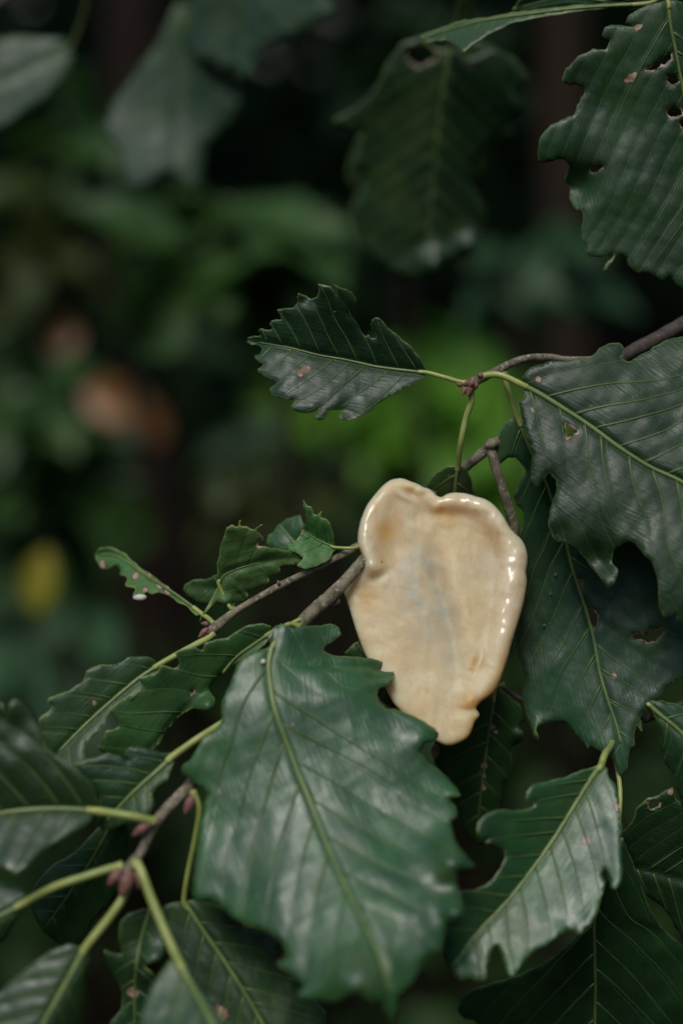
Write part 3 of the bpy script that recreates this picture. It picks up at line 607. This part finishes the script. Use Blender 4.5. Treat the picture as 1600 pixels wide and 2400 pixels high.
fold_leaf = leaf(b, c3([(825, 505), (780, 464), (720, 416), (650, 368), (600, 334), (540, 288), (500, 252), (450, 232), (405, 238), (385, 268), (400, 300), (425, 322), (455, 312), (470, 300), (492, 318), (486, 345), (520, 352), (512, 385), (548, 398), (545, 430), (580, 440), (592, 412), (622, 425), (650, 415), (690, 428), (720, 450), (760, 470), (800, 508)]),
     c3([(820, 500), (720, 425), (600, 348), (480, 268), (400, 262)]), (30, 100, 180, 250), pet=[(*c3([(880, 552)])[0], -14), (*c3([(855, 525)])[0], 0)], aL=-.6, aR=-.9, quilt=4, ruffle=10, mat=TOPL, crinkle=7, grid=6, r=(4, 2.5), rp=(6, 6),
     spots=[(*c3([(555, 350)])[0], 8), (*c3([(612, 352)])[0], 9), (*c3([(650, 388)])[0], 9), (*c3([(690, 410)])[0], 10), (*c3([(595, 405)])[0], 8), (*c3([(420, 305)])[0], 10)])
leaf(b, d4([(608, 662), (596, 690), (604, 688), (622, 662), (650, 622), (690, 592), (718, 605), (730, 632), (748, 592), (800, 585), (840, 580), (857, 552), (850, 530), (880, 520), (930, 500), (967, 480), (958, 455), (1000, 437), (1027, 420), (1018, 400), (1060, 388), (1100, 388), (1138, 365), (1136, 345), (1100, 335), (1088, 315), (1050, 312), (1010, 305), (970, 300), (945, 290), (925, 285), (937, 262), (925, 235), (897, 212), (935, 178), (920, 178), (888, 207), (850, 190), (820, 187), (820, 155), (806, 160), (798, 190), (770, 180), (740, 195), (730, 240), (707, 280), (705, 340), (695, 380), (690, 450), (700, 490), (662, 570), (622, 635)]),
     d4([(700, 490), (735, 440), (830, 400), (960, 372), (1120, 355)]), (10, 0, -10, 0), pet=[(*c3([(965, 488)])[0], -10), (*c3([(935, 470)])[0], 18)], aL=-.45, aR=.35, quilt=7, ruffle=16, sp=44, mat=TOPL, crinkle=4, grid=5, r=(2.4, .9), tipcut=.7, rp=(5, 4),
     holes=[d4([(912, 265), (926, 262), (932, 280), (916, 292), (906, 280)])], bend=[(*d4([(740, 590)])[0], 16, -22), (*d4([(640, 640)])[0], 22, -14)])
leaf(b, d4([(1310, 290), (1302, 230), (1285, 180), (1262, 150), (1238, 138), (1240, 108), (1222, 125), (1200, 122), (1185, 90), (1165, 80), (1143, 50), (1150, 100), (1160, 150), (1148, 180), (1140, 205), (1125, 240), (1095, 275), (1062, 278), (1072, 310), (1110, 330), (1142, 352), (1108, 390), (1160, 410), (1200, 402), (1250, 382), (1290, 350), (1302, 320), (1330, 305)]),
     d4([(1310, 298), (1240, 268), (1180, 235), (1130, 200)]), (8, 12, 15, 18), pet=[(*c3([(1462, 228)])[0], 36), (*d4([(1400, 302)])[0], 6)], aL=-.6, aR=-.8, quilt=5, ruffle=9, sp=30, mat=TOPL, crinkle=4, grid=5, r=(2.5, 1), rp=(4.5, 3.5), spots=[(*d4([(1128, 160)])[0], 9), (*d4([(1133, 215)])[0], 8)])
leaf(b, d4([(1130, 130), (1090, 140), (1050, 150), (1010, 180), (990, 220), (960, 230), (955, 280), (1000, 310), (1060, 320), (1110, 280), (1140, 200)]), d4([(1110, 290), (1060, 230), (1020, 180)]), (160, 170, 190), aL=.2, aR=-.3, grid=9, mat=TOPY, pet=[(*c3([(1280, 318)])[0], 8), (*d4([(1150, 330)])[0], 120)])
leaf(b, d4([(700, 440), (650, 460), (600, 465), (545, 475), (510, 515), (540, 560), (580, 590), (640, 600), (700, 560), (730, 500)]), d4([(760, 560), (680, 520), (540, 505)]), (90, 120, 160), aL=.2, aR=-.5, grid=8, mat=TOPY, pet=[(*c3([(940, 512)])[0], -8), (*d4([(775, 600)])[0], 50)])
leaf(b, c3([(1110, 575), (1105, 553), (1070, 542), (1020, 550), (970, 570), (930, 600), (880, 610), (840, 625), (825, 652), (790, 640), (740, 650), (715, 665), (732, 700), (715, 725), (660, 712), (640, 745), (600, 755), (568, 765), (585, 800), (530, 830), (480, 865), (452, 890), (475, 930), (490, 965), (440, 980), (420, 1010), (395, 1050), (430, 1075), (500, 1085), (560, 1085), (620, 1065), (650, 1030), (690, 975), (740, 915), (790, 890), (840, 898), (874, 880), (877, 850), (855, 815), (885, 765), (935, 725), (985, 690), (1040, 660), (1090, 620)]),
     c3([(1105, 580), (1040, 625), (965, 680), (905, 750), (850, 815), (740, 910), (640, 1030), (590, 1080)]), (-70, -60, -55, -60, -80), pet=[(*c3([(1250, 520)])[0], -38), (*c3([(1222, 527)])[0], -56), (*c3([(1180, 548)])[0], -68)], aL=-.55, aR=-.45, cR=-.3, quilt=8, ruffle=14, sp=62, k=.75, mat=TOPY, grid=6, r=(4, 2), rp=(5, 5),
     holes=[c3([(782, 820), (792, 813), (790, 826), (783, 831)])], bend=[(*c3([(840, 880)])[0], 30, -30)])

# ------------------------------------------------------------------ the upper twig: arching in from the right
b = empty('oak_twig', P(1440, 845, 105), 'arching upper oak twig with a cluster of brown buds above the fungus', 'twig')
stem('stem', b, [(1450, 842, 110, 10), (1390, 845, 95, 10), (1320, 844, 70, 9.5), (1285, 838, 52, 9.5), (1234, 840, 32, 9), (1193, 854, 14, 9.5), (1152, 875, 4, 10), (1118, 890, -2, 12), (1100, 902, -4, 10)], BARK)
for a in [(1108, 893, -8, -.9, .35, 24, 12), (1104, 900, -14, -.3, 1, 30, 11), (1110, 892, -20, -.6, .7, 20, 12), (1122, 885, -14, .3, -.6, 14, 10), (1094, 905, -6, -.5, .9, 26, 9), (1085, 900, -8, -1, .1, 18, 9), (1180, 872, 8, .5, .5, 14, 8), (1112, 896, -16, .1, .9, 18, 10)]: bud(b, *a)
leaf(b, c2([(880, 448), (862, 410), (830, 362), (790, 320), (745, 285), (715, 262), (690, 235), (660, 208), (640, 202), (628, 215), (624, 240), (630, 262), (648, 282), (645, 300), (625, 292), (612, 285), (600, 290), (580, 262), (560, 230), (540, 200), (530, 180), (535, 160), (552, 145), (560, 128), (556, 108), (540, 90), (510, 75), (475, 65), (453, 52), (466, 80), (467, 105), (455, 80), (440, 65), (410, 55), (380, 48), (386, 75), (378, 105), (350, 116), (320, 105), (295, 96), (285, 110), (288, 135), (270, 155), (235, 163), (192, 170), (205, 190), (212, 212), (190, 212), (170, 220), (162, 238), (174, 254), (150, 262), (120, 258), (108, 268), (120, 288), (90, 290), (60, 300), (55, 318), (75, 328), (105, 325), (120, 350), (112, 370), (92, 378), (92, 390), (110, 405), (134, 420), (105, 440), (108, 455), (135, 475), (165, 490), (190, 505), (165, 525), (160, 540), (175, 560), (205, 573), (240, 580), (277, 582), (262, 610), (262, 625), (280, 638), (320, 645), (355, 642), (387, 625), (372, 655), (370, 668), (390, 677), (410, 670), (425, 645), (450, 630), (480, 628), (499, 628), (482, 655), (485, 672), (505, 678), (545, 672), (585, 655), (620, 635), (650, 605), (690, 580), (740, 550), (790, 530), (835, 505), (868, 478), (880, 462)]),
     c2([(885, 458), (760, 445), (650, 430), (570, 412), (490, 395), (390, 378), (260, 345), (190, 332), (70, 312)]), (0, 12, 15, 18, 45), pet=[(1092, 898, -8), (*c2([(1025, 498)])[0], -6), (*c2([(960, 478)])[0], -3)], aL=-.62, aR=-.42, cL=.9, cR=-.2, quilt=8, ruffle=9, k=.72, sp=46, mat=TOPD, grid=5, r=(4, 1.5), rp=(6.5, 5),
     spots=[(*c2([(325, 445)])[0], 9), (*c2([(300, 460)])[0], 7), (*c2([(342, 436)])[0], 5), (*c2([(352, 605)])[0], 4), (*c2([(460, 178)])[0], 3)], bend=[(*c2([(80, 310)])[0], 30, 20), (*c2([(330, 115)])[0], 22, 18), (*c2([(520, 640)])[0], 25, 14)])
leaf(b, c2([(1022, 885), (980, 885), (930, 910), (895, 950), (885, 985), (905, 1020), (920, 1100), (960, 1180), (1040, 1200), (1090, 1120), (1097, 1020), (1090, 960), (1070, 910), (1045, 888)]), c2([(1025, 885), (1015, 950), (1010, 1010), (1000, 1150)]), (62, 92, 125, 150),
     pet=[(1102, 905, -6), (*c2([(1085, 590)])[0], 0), (*c2([(1060, 670)])[0], 8), (*c2([(1035, 790)])[0], 20)], aL=.3, aR=.25, quilt=4, sp=40, mat=TOP, grid=6, r=(5, 4), rp=(8, 6.5))
# large leaf hanging on the right
leaf(b, c7([(262, 292), (285, 255), (330, 228), (400, 208), (470, 200), (540, 188), (580, 200), (620, 175), (650, 140), (700, 117), (745, 112), (770, 135), (760, 185), (790, 205), (830, 190), (880, 160), (920, 135), (970, 110), (1010, 90), (1070, 85), (1200, 120), (1330, 260), (1450, 500), (1500, 800), (1480, 1030), (1350, 1200), (1250, 1350), (1150, 1470), (1069, 1505), (1030, 1480), (985, 1495), (955, 1460), (945, 1400), (945, 1340), (930, 1270), (905, 1210), (860, 1165), (830, 1120), (800, 1112), (760, 1125), (725, 1145), (712, 1170), (712, 1212), (735, 1240), (738, 1280), (715, 1327), (688, 1337), (640, 1270), (570, 1185), (515, 1130), (470, 1105), (440, 1115), (410, 1080), (395, 1020), (400, 960), (420, 900), (437, 850), (430, 800), (400, 770), (375, 795), (335, 837), (310, 800), (305, 740), (315, 680), (305, 640), (290, 590), (270, 530), (255, 480), (250, 430), (248, 402), (275, 385), (270, 345)]),
     c7([(262, 325), (340, 365), (450, 432), (600, 530), (750, 640), (900, 735), (1060, 810), (1250, 930), (1470, 1040)]), (-32, -55, -85, -110, -130), pet=[(1126, 884, -6), (*c7([(95, 275)])[0], -12), (*c7([(160, 278)])[0], -22)], aL=.10, aR=-.22, cR=.25, cL=.5, quilt=10, ruffle=15, k=.85, sp=66, mat=TOPD, grid=7, r=(7, 4), rp=(8, 7.5),
     holes=[c7([(476, 520), (500, 535), (538, 550), (520, 572), (490, 590), (482, 560)])], spots=[(*c7([(345, 295)])[0], 8), (*c7([(318, 450)])[0], 6)], bend=[(*c7([(640, 1200)])[0], 45, 35), (*c7([(440, 1080)])[0], 30, 20)])
# the long leaf beneath it
long_leaf = leaf(b, c7([(235, 478), (195, 498), (155, 550), (132, 630), (128, 722), (150, 722), (175, 705), (195, 690), (230, 692), (262, 720), (280, 760), (262, 800), (240, 840), (220, 880), (228, 920), (250, 945), (268, 965), (272, 1000), (262, 1030), (250, 1080), (265, 1250), (268, 1400), (240, 1550), (235, 1650), (268, 1740), (280, 1800), (262, 1880), (285, 1990), (308, 2060), (325, 2112), (345, 2116), (348, 2090), (332, 2060), (345, 2030), (380, 2020), (430, 2015), (475, 2022), (520, 2062), (560, 2110), (590, 2150), (605, 2132), (640, 2160), (690, 2190), (720, 2212), (745, 2265), (770, 2277), (790, 2250), (795, 2200), (805, 2150), (827, 2130), (828, 2060), (838, 2030), (862, 2062), (862, 2020), (850, 1990), (880, 1950), (905, 1915), (950, 1890), (990, 1830), (1040, 1800), (1090, 1780), (1130, 1650), (1080, 1560), (1060, 1510), (1030, 1490), (1040, 1400), (1000, 1250), (900, 1100), (780, 960), (650, 840), (500, 700), (400, 620), (300, 540), (250, 490)]),
     c7([(236, 482), (300, 640), (375, 790), (410, 890), (450, 1010), (487, 1130), (510, 1230), (545, 1340), (590, 1480), (625, 1620), (650, 1760), (690, 1900), (740, 2050), (772, 2200)]), (32, 55, 80, 98, 95, 78, 48, 20), pet=[(1180, 872, 10), (*c7([(175, 300)])[0], 16), (*c7([(205, 390)])[0], 24)], aL=-.02, aR=.16, cR=.25, quilt=9, ruffle=14, k=1.1, sp=70, mat=TOPD, grid=7, r=(5, 2.5), rp=(7, 6),
     holes=[c7([(576, 1412), (600, 1440), (635, 1478), (640, 1518), (622, 1540), (602, 1520), (586, 1472)]), c7([(812, 1580), (850, 1570), (890, 1576), (915, 1550), (935, 1560), (960, 1545), (967, 1570), (940, 1598), (900, 1612), (860, 1602), (825, 1597)]), c7([(540, 1295), (566, 1302), (560, 1330), (546, 1326)])],
     spots=[(*c7([(725, 1785)])[0], 8)], bend=[(*c7([(340, 2060)])[0], 25, -20)])

# ------------------------------------------------------------------ lower right leaves
b = empty('oak_branch', P(1720, 1600, 40), 'oak branch low on the right with drooping leaves in deep shade', 'branch', GR)
stem('stem', b, [(2050, 1420, 120, 15), (1850, 1520, 70, 13), (1720, 1600, 40, 11), (1600, 1650, 60, 9), (1500, 1690, 85, 8), (1430, 1715, 100, 8), (1360, 1700, 125, 7), (1240, 1650, 140, 6), (1165, 1600, 130, 5)], BARKD)
leaf(b, c6([(440, 165), (500, 210), (560, 260), (587, 310), (595, 360), (560, 400), (582, 430), (585, 480), (555, 510), (520, 520), (518, 600), (520, 650), (500, 700), (470, 750), (450, 800), (445, 880), (430, 980), (400, 1080), (330, 1130), (250, 1060), (190, 960), (140, 800), (80, 700), (40, 600), (60, 450), (200, 320), (330, 240), (400, 170)]),
     c6([(420, 160), (380, 420), (350, 650), (320, 900), (310, 1110)]), (120, 150, 185, 230), pet=[(1180, 1605, 130)], aL=.25, aR=.35, quilt=6, ruffle=12, sp=55, mat=TOP, grid=7, spots=[(*c6([(350, 640)])[0], 8), (*c6([(348, 700)])[0], 7), (*c6([(345, 770)])[0], 8), (*c6([(400, 400)])[0], 7), (*c6([(420, 435)])[0], 6)], bend=[(*c6([(570, 450)])[0], 16, -20)])
leaf(b, c6([(1060, 640), (1000, 655), (920, 680), (830, 715), (740, 735), (660, 755), (620, 790), (608, 840), (630, 872), (655, 865), (650, 890), (620, 905), (560, 915), (480, 910), (410, 915), (350, 950), (315, 1000), (310, 1050), (340, 1085), (385, 1085), (365, 1110), (420, 1125), (470, 1150), (482, 1200), (460, 1250), (430, 1300), (380, 1360), (300, 1400), (210, 1410), (160, 1500), (130, 1600), (110, 1700), (110, 1800), (150, 1900), (200, 1960), (260, 1940), (340, 1960), (362, 1930), (370, 1850), (400, 1760), (430, 1740), (460, 1790), (475, 1870), (500, 1927), (530, 1927), (580, 1860), (640, 1790), (670, 1762), (720, 1745), (790, 1690), (860, 1650), (890, 1640), (930, 1672), (960, 1640), (1000, 1600), (1040, 1540), (1070, 1430), (1085, 1360), (1066, 1300), (1078, 1275), (1105, 1285), (1120, 1340), (1130, 1392), (1160, 1392), (1185, 1350), (1195, 1250), (1185, 1150), (1190, 1050), (1185, 950), (1170, 830), (1150, 760), (1110, 700), (1098, 650)]),
     c6([(1065, 640), (1000, 725), (880, 920), (760, 1110), (640, 1280), (500, 1460), (330, 1640), (200, 1800)]), (-115, -130, -160, -195, -230, -260), pet=[(1440, 1712, 98), (1432, 1745, 20), (*c6([(1088, 570)])[0], -95)], aL=-.42, aR=-.62, cR=.1, quilt=8, ruffle=13, k=.75, sp=56, mat=TOPB, grid=8, r=(7, 3), rp=(7, 9), spots=[(*c6([(975, 1100)])[0], 10), (*c6([(1165, 880)])[0], 8)])
leaf(b, c6([(1350, 250), (1400, 240), (1480, 250), (1568, 280), (1750, 400), (1800, 700), (1750, 900), (1600, 920), (1560, 850), (1530, 790), (1490, 700), (1450, 600), (1422, 500), (1415, 420), (1395, 340)]), c6([(1352, 262), (1420, 322), (1568, 450), (1700, 640)]), (-40, -50, -60, -60), pet=[(1530, 1680, 80), (1518, 1655, 10)], aL=.3, aR=.45, quilt=6, sp=50, mat=TOP, r=(6, 4), rp=(5, 5))
leaf(b, c6([(1180, 1062), (1220, 1030), (1260, 960), (1280, 900), (1340, 850), (1400, 822), (1470, 790), (1505, 770), (1530, 850), (1600, 880), (1700, 1000), (1750, 1300), (1680, 1700), (1560, 1705), (1530, 1650), (1480, 1560), (1420, 1490), (1340, 1430), (1290, 1300), (1240, 1200)]), c6([(1240, 1255), (1330, 1275), (1430, 1303), (1568, 1345), (1720, 1400)]), (60, 55, 50, 40), aL=-.35, aR=.45, quilt=7, ruffle=16, sp=40, mat=TOPD, r=(4, 2.5), holes=[c6([(1350, 870), (1400, 850), (1420, 880), (1370, 900)])], spots=[(*c6([(1490, 800)])[0], 8)])
leaf(b, c6([(1200, 1082), (1240, 1180), (1290, 1300), (1350, 1480), (1430, 1620), (1540, 1720), (1640, 1830), (1720, 2000), (1700, 2350), (1400, 2700), (1030, 2900), (700, 2700), (400, 2450), (300, 2210), (230, 2190), (185, 2150), (200, 2080), (260, 2020), (330, 1990), (440, 1960), (580, 1910), (700, 1850), (800, 1790), (900, 1700), (990, 1600), (1030, 1480), (1080, 1300), (1130, 1180), (1170, 1090)]),
     c6([(1150, 1150), (1080, 1380), (1025, 1570), (1025, 1780), (1030, 2000), (1026, 2230), (1020, 2800)]), (-40, 0, 60, 130, 220), pet=[(1425, 1716, 100), (1452, 1850, 20)], aL=.45, aR=.42, cL=.3, quilt=9, ruffle=12, k=.95, sp=72, mat=TOPD, grid=9, r=(5.5, 3))

# ------------------------------------------------------------------ the fungus
def fungus():
    o_ = [(525, 203, 22, 60), (470, 215, 24, 70), (420, 250, 26, 80), (370, 305, 30, 90), (320, 370, 34, 100), (290, 430, 40, 115), (265, 500, 46, 130), (252, 570, 52, 145), (250, 630, 56, 150), (262, 680, 58, 150), (282, 730, 58, 140), (290, 775, 40, 110),
          (268, 820, 6, 60), (225, 885, 3, 40), (165, 960, 2, 40), (175, 1010, 2, 40), (200, 1090, 2, 40), (230, 1190, 2, 40), (260, 1280, 2, 40), (300, 1380, 2, 40), (360, 1480, 2, 40), (430, 1590, 2, 40), (480, 1690, 3, 40), (540, 1760, 3, 40), (620, 1830, 4, 50), (700, 1900, 5, 50), (780, 1960, 7, 60), (850, 1987, 8, 70), (920, 1972, 9, 70), (980, 1937, 10, 70), (1010, 1890, 10, 70), (1032, 1830, 8, 60), (1062, 1790, 8, 50), (1056, 1765, 6, 50), (1042, 1735, 8, 60), (1080, 1690, 12, 80),
          (1150, 1640, 15, 100), (1190, 1580, 17, 110), (1220, 1500, 19, 120), (1250, 1410, 21, 130), (1280, 1300, 24, 150), (1310, 1200, 27, 165), (1340, 1100, 30, 180), (1365, 1000, 34, 190), (1380, 900, 37, 195), (1375, 830, 39, 200), (1385, 760, 42, 205), (1380, 690, 44, 205), (1350, 620, 46, 200), (1300, 570, 46, 185), (1260, 520, 46, 170), (1220, 450, 44, 150), (1170, 390, 42, 130), (1110, 345, 40, 110), (1040, 322, 42, 95), (970, 303, 44, 90), (900, 298, 44, 95), (850, 305, 42, 105), (815, 325, 34, 110), (785, 322, 24, 80), (760, 300, 26, 70), (730, 275, 28, 70), (690, 262, 28, 70), (650, 240, 26, 70), (600, 222, 24, 65), (560, 206, 22, 60)]
    q = catmull([(p[0] * .35077 + 750, p[1] * .35077 + 1050, p[2], p[3] * .35077) for p in o_], 5, True)
    q[:, 2:] = np.maximum(q[:, 2:], 1)
    outl = q[:, :2]
    V2, F = triangulate(outl, [], 4.2)
    e, i, t = seg_dist(V2, outl)
    # rim height and width carried inwards, averaged so that no seam shows
    w8 = 1 / (((V2[:, None, :] - outl[None]) ** 2).sum(-1) + 120) ** 2
    H = (w8 * q[None, :, 2]).sum(1) / w8.sum(1); Wd = (w8 * q[None, :, 3]).sum(1) / w8.sum(1)
    x = (V2[:, 0] - 750) / .35077; y = (V2[:, 1] - 1050) / .35077
    def g(cx, cy, sx, sy, a=0):
        u = (x - cx) * math.cos(a) + (y - cy) * math.sin(a); v = -(x - cx) * math.sin(a) + (y - cy) * math.cos(a)
        return np.exp(-(u / sx) ** 2 - (v / sy) ** 2)
    def ridge(nodes, sharp=2.0):
        """nodes (x, y, radius, height) of a swelling that follows a line"""
        q_ = catmull(nodes, 8); pts = np.stack([x, y], 1)
        d, i_, t_ = seg_dist(pts, q_[:, :2], False); j_ = np.minimum(i_ + 1, len(q_) - 1)
        rr = q_[i_, 2] * (1 - t_) + q_[j_, 2] * t_; hh_ = q_[i_, 3] * (1 - t_) + q_[j_, 3] * t_
        return hh_ * np.exp(-(d / rr) ** sharp)
    roll = ridge([(560, 255, 60, 6), (470, 265, 75, 9), (395, 340, 85, 13), (345, 450, 85, 19), (322, 570, 80, 25), (325, 680, 72, 28), (345, 760, 60, 27), (362, 800, 48, 20)], 2.4)
    roll = np.maximum(roll, ridge([(770, 380, 40, 16), (820, 345, 60, 20), (900, 330, 75, 22), (1000, 338, 85, 23), (1100, 385, 90, 24), (1180, 470, 86, 27), (1240, 570, 84, 28), (1277, 690, 82, 28), (1284, 820, 80, 27), (1272, 950, 78, 25), (1246, 1100, 74, 22), (1212, 1260, 70, 17), (1185, 1400, 66, 11), (1140, 1530, 56, 9), (1075, 1650, 45, 8)], 2.6))
    roll = roll * (.72 + .12 * fbm(x / 90, y / 90, 21, 3))
    h = roll - 9 * np.clip(e / 75, 0, 1) ** 1.5                          # dished middle
    gx = 700 + (y - 640) * .17 + 18 * np.sin(y / 170); on = np.clip((y - 560) / 260, 0, 1) * np.clip((1750 - y) / 450, 0, 1)
    h += on * (-15 * np.exp(-((x - gx - 60) / 70) ** 2) + 12 * np.exp(-((x - gx - 180) / 110) ** 2) + 5 * np.exp(-((x - gx + 110) / 120) ** 2))
    # hollow beside the left lobe, pinched top, ruffles at the foot
    h += -7 * g(520, 640, 120, 130, -.4) - 8 * g(400, 850, 90, 40, -.5) - 7 * g(700, 420, 90, 70, .3) - 6 * g(1120, 640, 80, 140, -.5) - 5 * g(880, 450, 120, 40)
    h += 3.5 * np.sin(x / 19 + y / 27) * g(680, 285, 80, 40, .45) + 7 * g(640, 262, 90, 26, .40) - 5 * g(600, 300, 50, 16, .5) + 5 * g(565, 330, 60, 18, .5)
    h += 5 * g(1000, 1690, 40, 28, -.7) - 6 * g(985, 1752, 55, 20, .2) + 4 * g(930, 1830, 70, 50) - 4.5 * g(1030, 1440, 15, 55, .35) + 3 * g(1068, 1430, 16, 60, .35) - 3 * g(1010, 1490, 30, 12)
    h += 2.2 * fbm(x / 150, y / 190, 3) + .5 * fbm(x / 42, y / 80, 5, 3) + .12 * fbm(x / 16, y / 30, 6, 3)
    TH = 20 + .10 * H
    th = TH * np.sqrt(np.clip(1 - (1 - np.clip(e / (TH * 1.1), 0, 1)) ** 2, 0, 1))
    tilt = 6 + (y - 1100) * -.095 + (x - 800) * .004 + 22 * np.clip((500 - x) / 350, 0, 1) * np.clip((y - 820) / 120, 0, 1)
    bd = e < 1e-3
    front = P(V2[:, 0], V2[:, 1], tilt - h - th * .5); nV = len(V2)
    idx = np.arange(nV); bi = np.where(~bd)[0]; mp = idx.copy(); mp[bi] = nV + np.arange(len(bi))
    back = P(V2[bi, 0], V2[bi, 1], (tilt - h * .8 + th * 1.0)[bi])
    Fb = mp[F][:, ::-1]
    allV = np.vstack([front, back]); allF = F.tolist() + Fb.tolist()
    m, n, l, b = new_mat('fungus_jelly'); k = N(m)
    big = k.noise(38, 5, .6, dist=.4); mid_ = k.noise(120, 5, .6)
    base = k.mix(k.ramp(big, .33, .70), (.66, .49, .27), (.76, .62, .40))
    base = k.mix(k.math('MULTIPLY', k.attr('amber'), k.ramp(mid_, .25, .65, .7, 1.7), clamp=True), base, (.62, .35, .10))
    base = k.mix(k.math('MULTIPLY', k.attr('clear'), k.ramp(mid_, .30, .66, .25, 1)), base, (.46, .45, .34))
    base = k.mix(k.math('MULTIPLY', k.attr('pale'), .6), base, (.80, .66, .48))
    mpg = n.new('ShaderNodeMapping'); l.new(k.obj(), mpg.inputs[0]); mpg.inputs['Scale'].default_value = (1, 1, .16)
    streak = k.noise(330, 5, .65, vec=mpg.outputs[0]); grain = k.noise(1500, 3, .7)
    base = k.mix(k.ramp(streak, .48, .72, 0, .30), base, (.58, .34, .15))
    base = k.mix(k.ramp(grain, .52, .75, 0, .25), base, (.78, .66, .50))
    vo = n.new('ShaderNodeTexVoronoi'); vo.inputs['Scale'].default_value = 260; l.new(k.obj(), vo.inputs['Vector'])
    dots = k.math('MULTIPLY', k.ramp(vo.outputs['Distance'], .08, .15, 1, 0), k.math('MULTIPLY', k.ramp(k.noise(70, 2), .55, .62), k.attr('speck')))
    base = k.mix(dots, base, (.10, .05, .02))
    l.new(base, b.inputs['Base Color'])
    b.inputs['Subsurface Weight'].default_value = .75; b.inputs['Subsurface Radius'].default_value = (1.0, .55, .28); b.inputs['Subsurface Scale'].default_value = .013
    b.inputs['Subsurface Anisotropy'].default_value = .2
    wet = k.ramp(k.math('ADD', k.attr('pale'), k.math('MULTIPLY', k.math('SUBTRACT', k.noise(170, 4), .5), 1.8)), .35, .8)
    l.new(k.math('SUBTRACT', k.ramp(k.noise(150, 4), .3, .75, .46, .60), k.math('MULTIPLY', wet, .30)), b.inputs['Roughness']); b.inputs['Specular IOR Level'].default_value = .5; b.inputs['IOR'].default_value = 1.4
    l.new(k.math('ADD', k.math('MULTIPLY', wet, .85), .05), b.inputs['Coat Weight']); b.inputs['Coat Roughness'].default_value = .07; b.inputs['Coat IOR'].default_value = 1.4
    l.new(k.bump(k.math('ADD', k.math('ADD', k.noise(420, 4, .6), k.math('MULTIPLY', streak, .7)), k.math('ADD', k.math('MULTIPLY', k.noise(110, 2), .4), k.math('MULTIPLY', grain, .35))), .32, .0004), b.inputs['Normal'])
    o = mesh_obj('jelly_fungus', allV, allF, m, None, P(900, 1290, 20))
    me = o.data
    def att(nm, v):
        v = np.concatenate([v, v[bi]]); a = me.attributes.new(nm, 'FLOAT', 'POINT'); a.data.foreach_set('value', np.clip(v, 0, 1))
    att('clear', 1.25 * np.exp(-((x - gx + 60) / 175) ** 2) * np.clip((y - 560) / 250, 0, 1) * np.clip((1500 - y) / 420, 0, 1) + .45 * g(1130, 750, 150, 130) + .35 * g(640, 480, 110, 150) + .3 * g(860, 1480, 60, 220, -.12))
    att('amber', .55 * g(430, 560, 110, 90) + .5 * g(840, 440, 110, 60) + .45 * g(1180, 640, 70, 150, -.2) + .6 * g(1030, 1440, 22, 60, .35) + .6 * np.exp(-(e / 16) ** 2) * np.clip((y - 1150) / 300, 0, 1) * (x > 900) + .45 * g(300, 1000, 100, 120) + .55 * g(980, 1700, 60, 60) + .5 * g(600, 280, 40, 30) + .35 * g(470, 740, 160, 60))
    att('pale', np.clip(roll / 15 - .2, 0, 1)); att('speck', g(330, 900, 180, 220) + .4 * g(700, 1150, 300, 300))
    return o
tag(fungus(), 'peach-coloured jelly-like fungus, wet and ear-shaped, growing on the grey oak branch', 'fungus')

# ------------------------------------------------------------------ small things on the leaves
def pebble(name, x, y, d, rx, ry, rz, mat, label, cat):
    V = []; F = []; nu, nv = 12, 8; c = P(x, y, d)
    R3 = np.array(camM.to_3x3())
    for j in range(nv + 1):
        for i in range(nu):
            a = 2 * math.pi * i / nu; t = math.pi * j / nv; s = 1 + .08 * math.sin(3 * a + j)
            V.append(c + R3 @ (np.array([rx * math.sin(t) * math.cos(a) * s, ry * math.cos(t), rz * math.sin(t) * math.sin(a)]) * PX))
    for j in range(nv):
        for i in range(nu): F.append((j * nu + i, (j + 1) * nu + i, (j + 1) * nu + (i + 1) % nu, j * nu + (i + 1) % nu))
    return tag(mesh_obj(name, V, F, mat, None, c), label, cat)
WH = bark_material('pale_chalky', (.55, .50, .42), (.68, .63, .54), (.45, .40, .33), scale=300, rough=.6)
HUSK = bark_material('dry_husk', (.16, .09, .05), (.26, .16, .09), (.10, .06, .04), scale=300, rough=.8)
x, y = c5([(453, 315)])[0]
pebble('insect_egg', x, y, DEPTH[big_leaf.name](x, y) - 4, 6, 6, 5, WH, 'tiny cream egg on the big foreground leaf beside its midrib', 'egg')
x, y = c3([(572, 436)])[0]
pebble('pale_cocoon', x, y, DEPTH[fold_leaf.name](x, y - 6) - 4, 17, 8, 7, WH, 'whitish cocoon under the narrow folded leaf on the thin twig', 'cocoon')
pebble('dry_husk', *c1([(770, 2025)])[0], 40, 10, 17, 8, HUSK, 'brown dry husk hanging just below the foot of the fungus', 'husk')
WAT, _n, _l, _b = new_mat('water'); _b.inputs['Base Color'].default_value = (.95, .98, 1, 1); _b.inputs['Transmission Weight'].default_value = 1; _b.inputs['IOR'].default_value = 1.33; _b.inputs['Roughness'].default_value = .02
for p_, q_, lab_ in (((622, 1286), 5.5, 'round water droplet on the half of the long leaf away from the fungus'), ((432, 1282), 6.5, 'largest water droplet, on the long holed leaf between two side veins'), ((372, 1535), 5, 'water droplet with a smaller one beside it on the long leaf'), ((405, 1375), 4.5, 'lone mid-sized water droplet below the largest one on the long leaf'), ((398, 1525), 3.5, 'smallest water droplet, touching distance from another on the long leaf')):
    x, y = c7([p_])[0]
    pebble('water_droplet', x, y, DEPTH[long_leaf.name](x, y) - 1.5, q_, q_ * .9, q_ * .6, WAT, lab_, 'droplet')['group'] = 'water droplets on the long leaf'
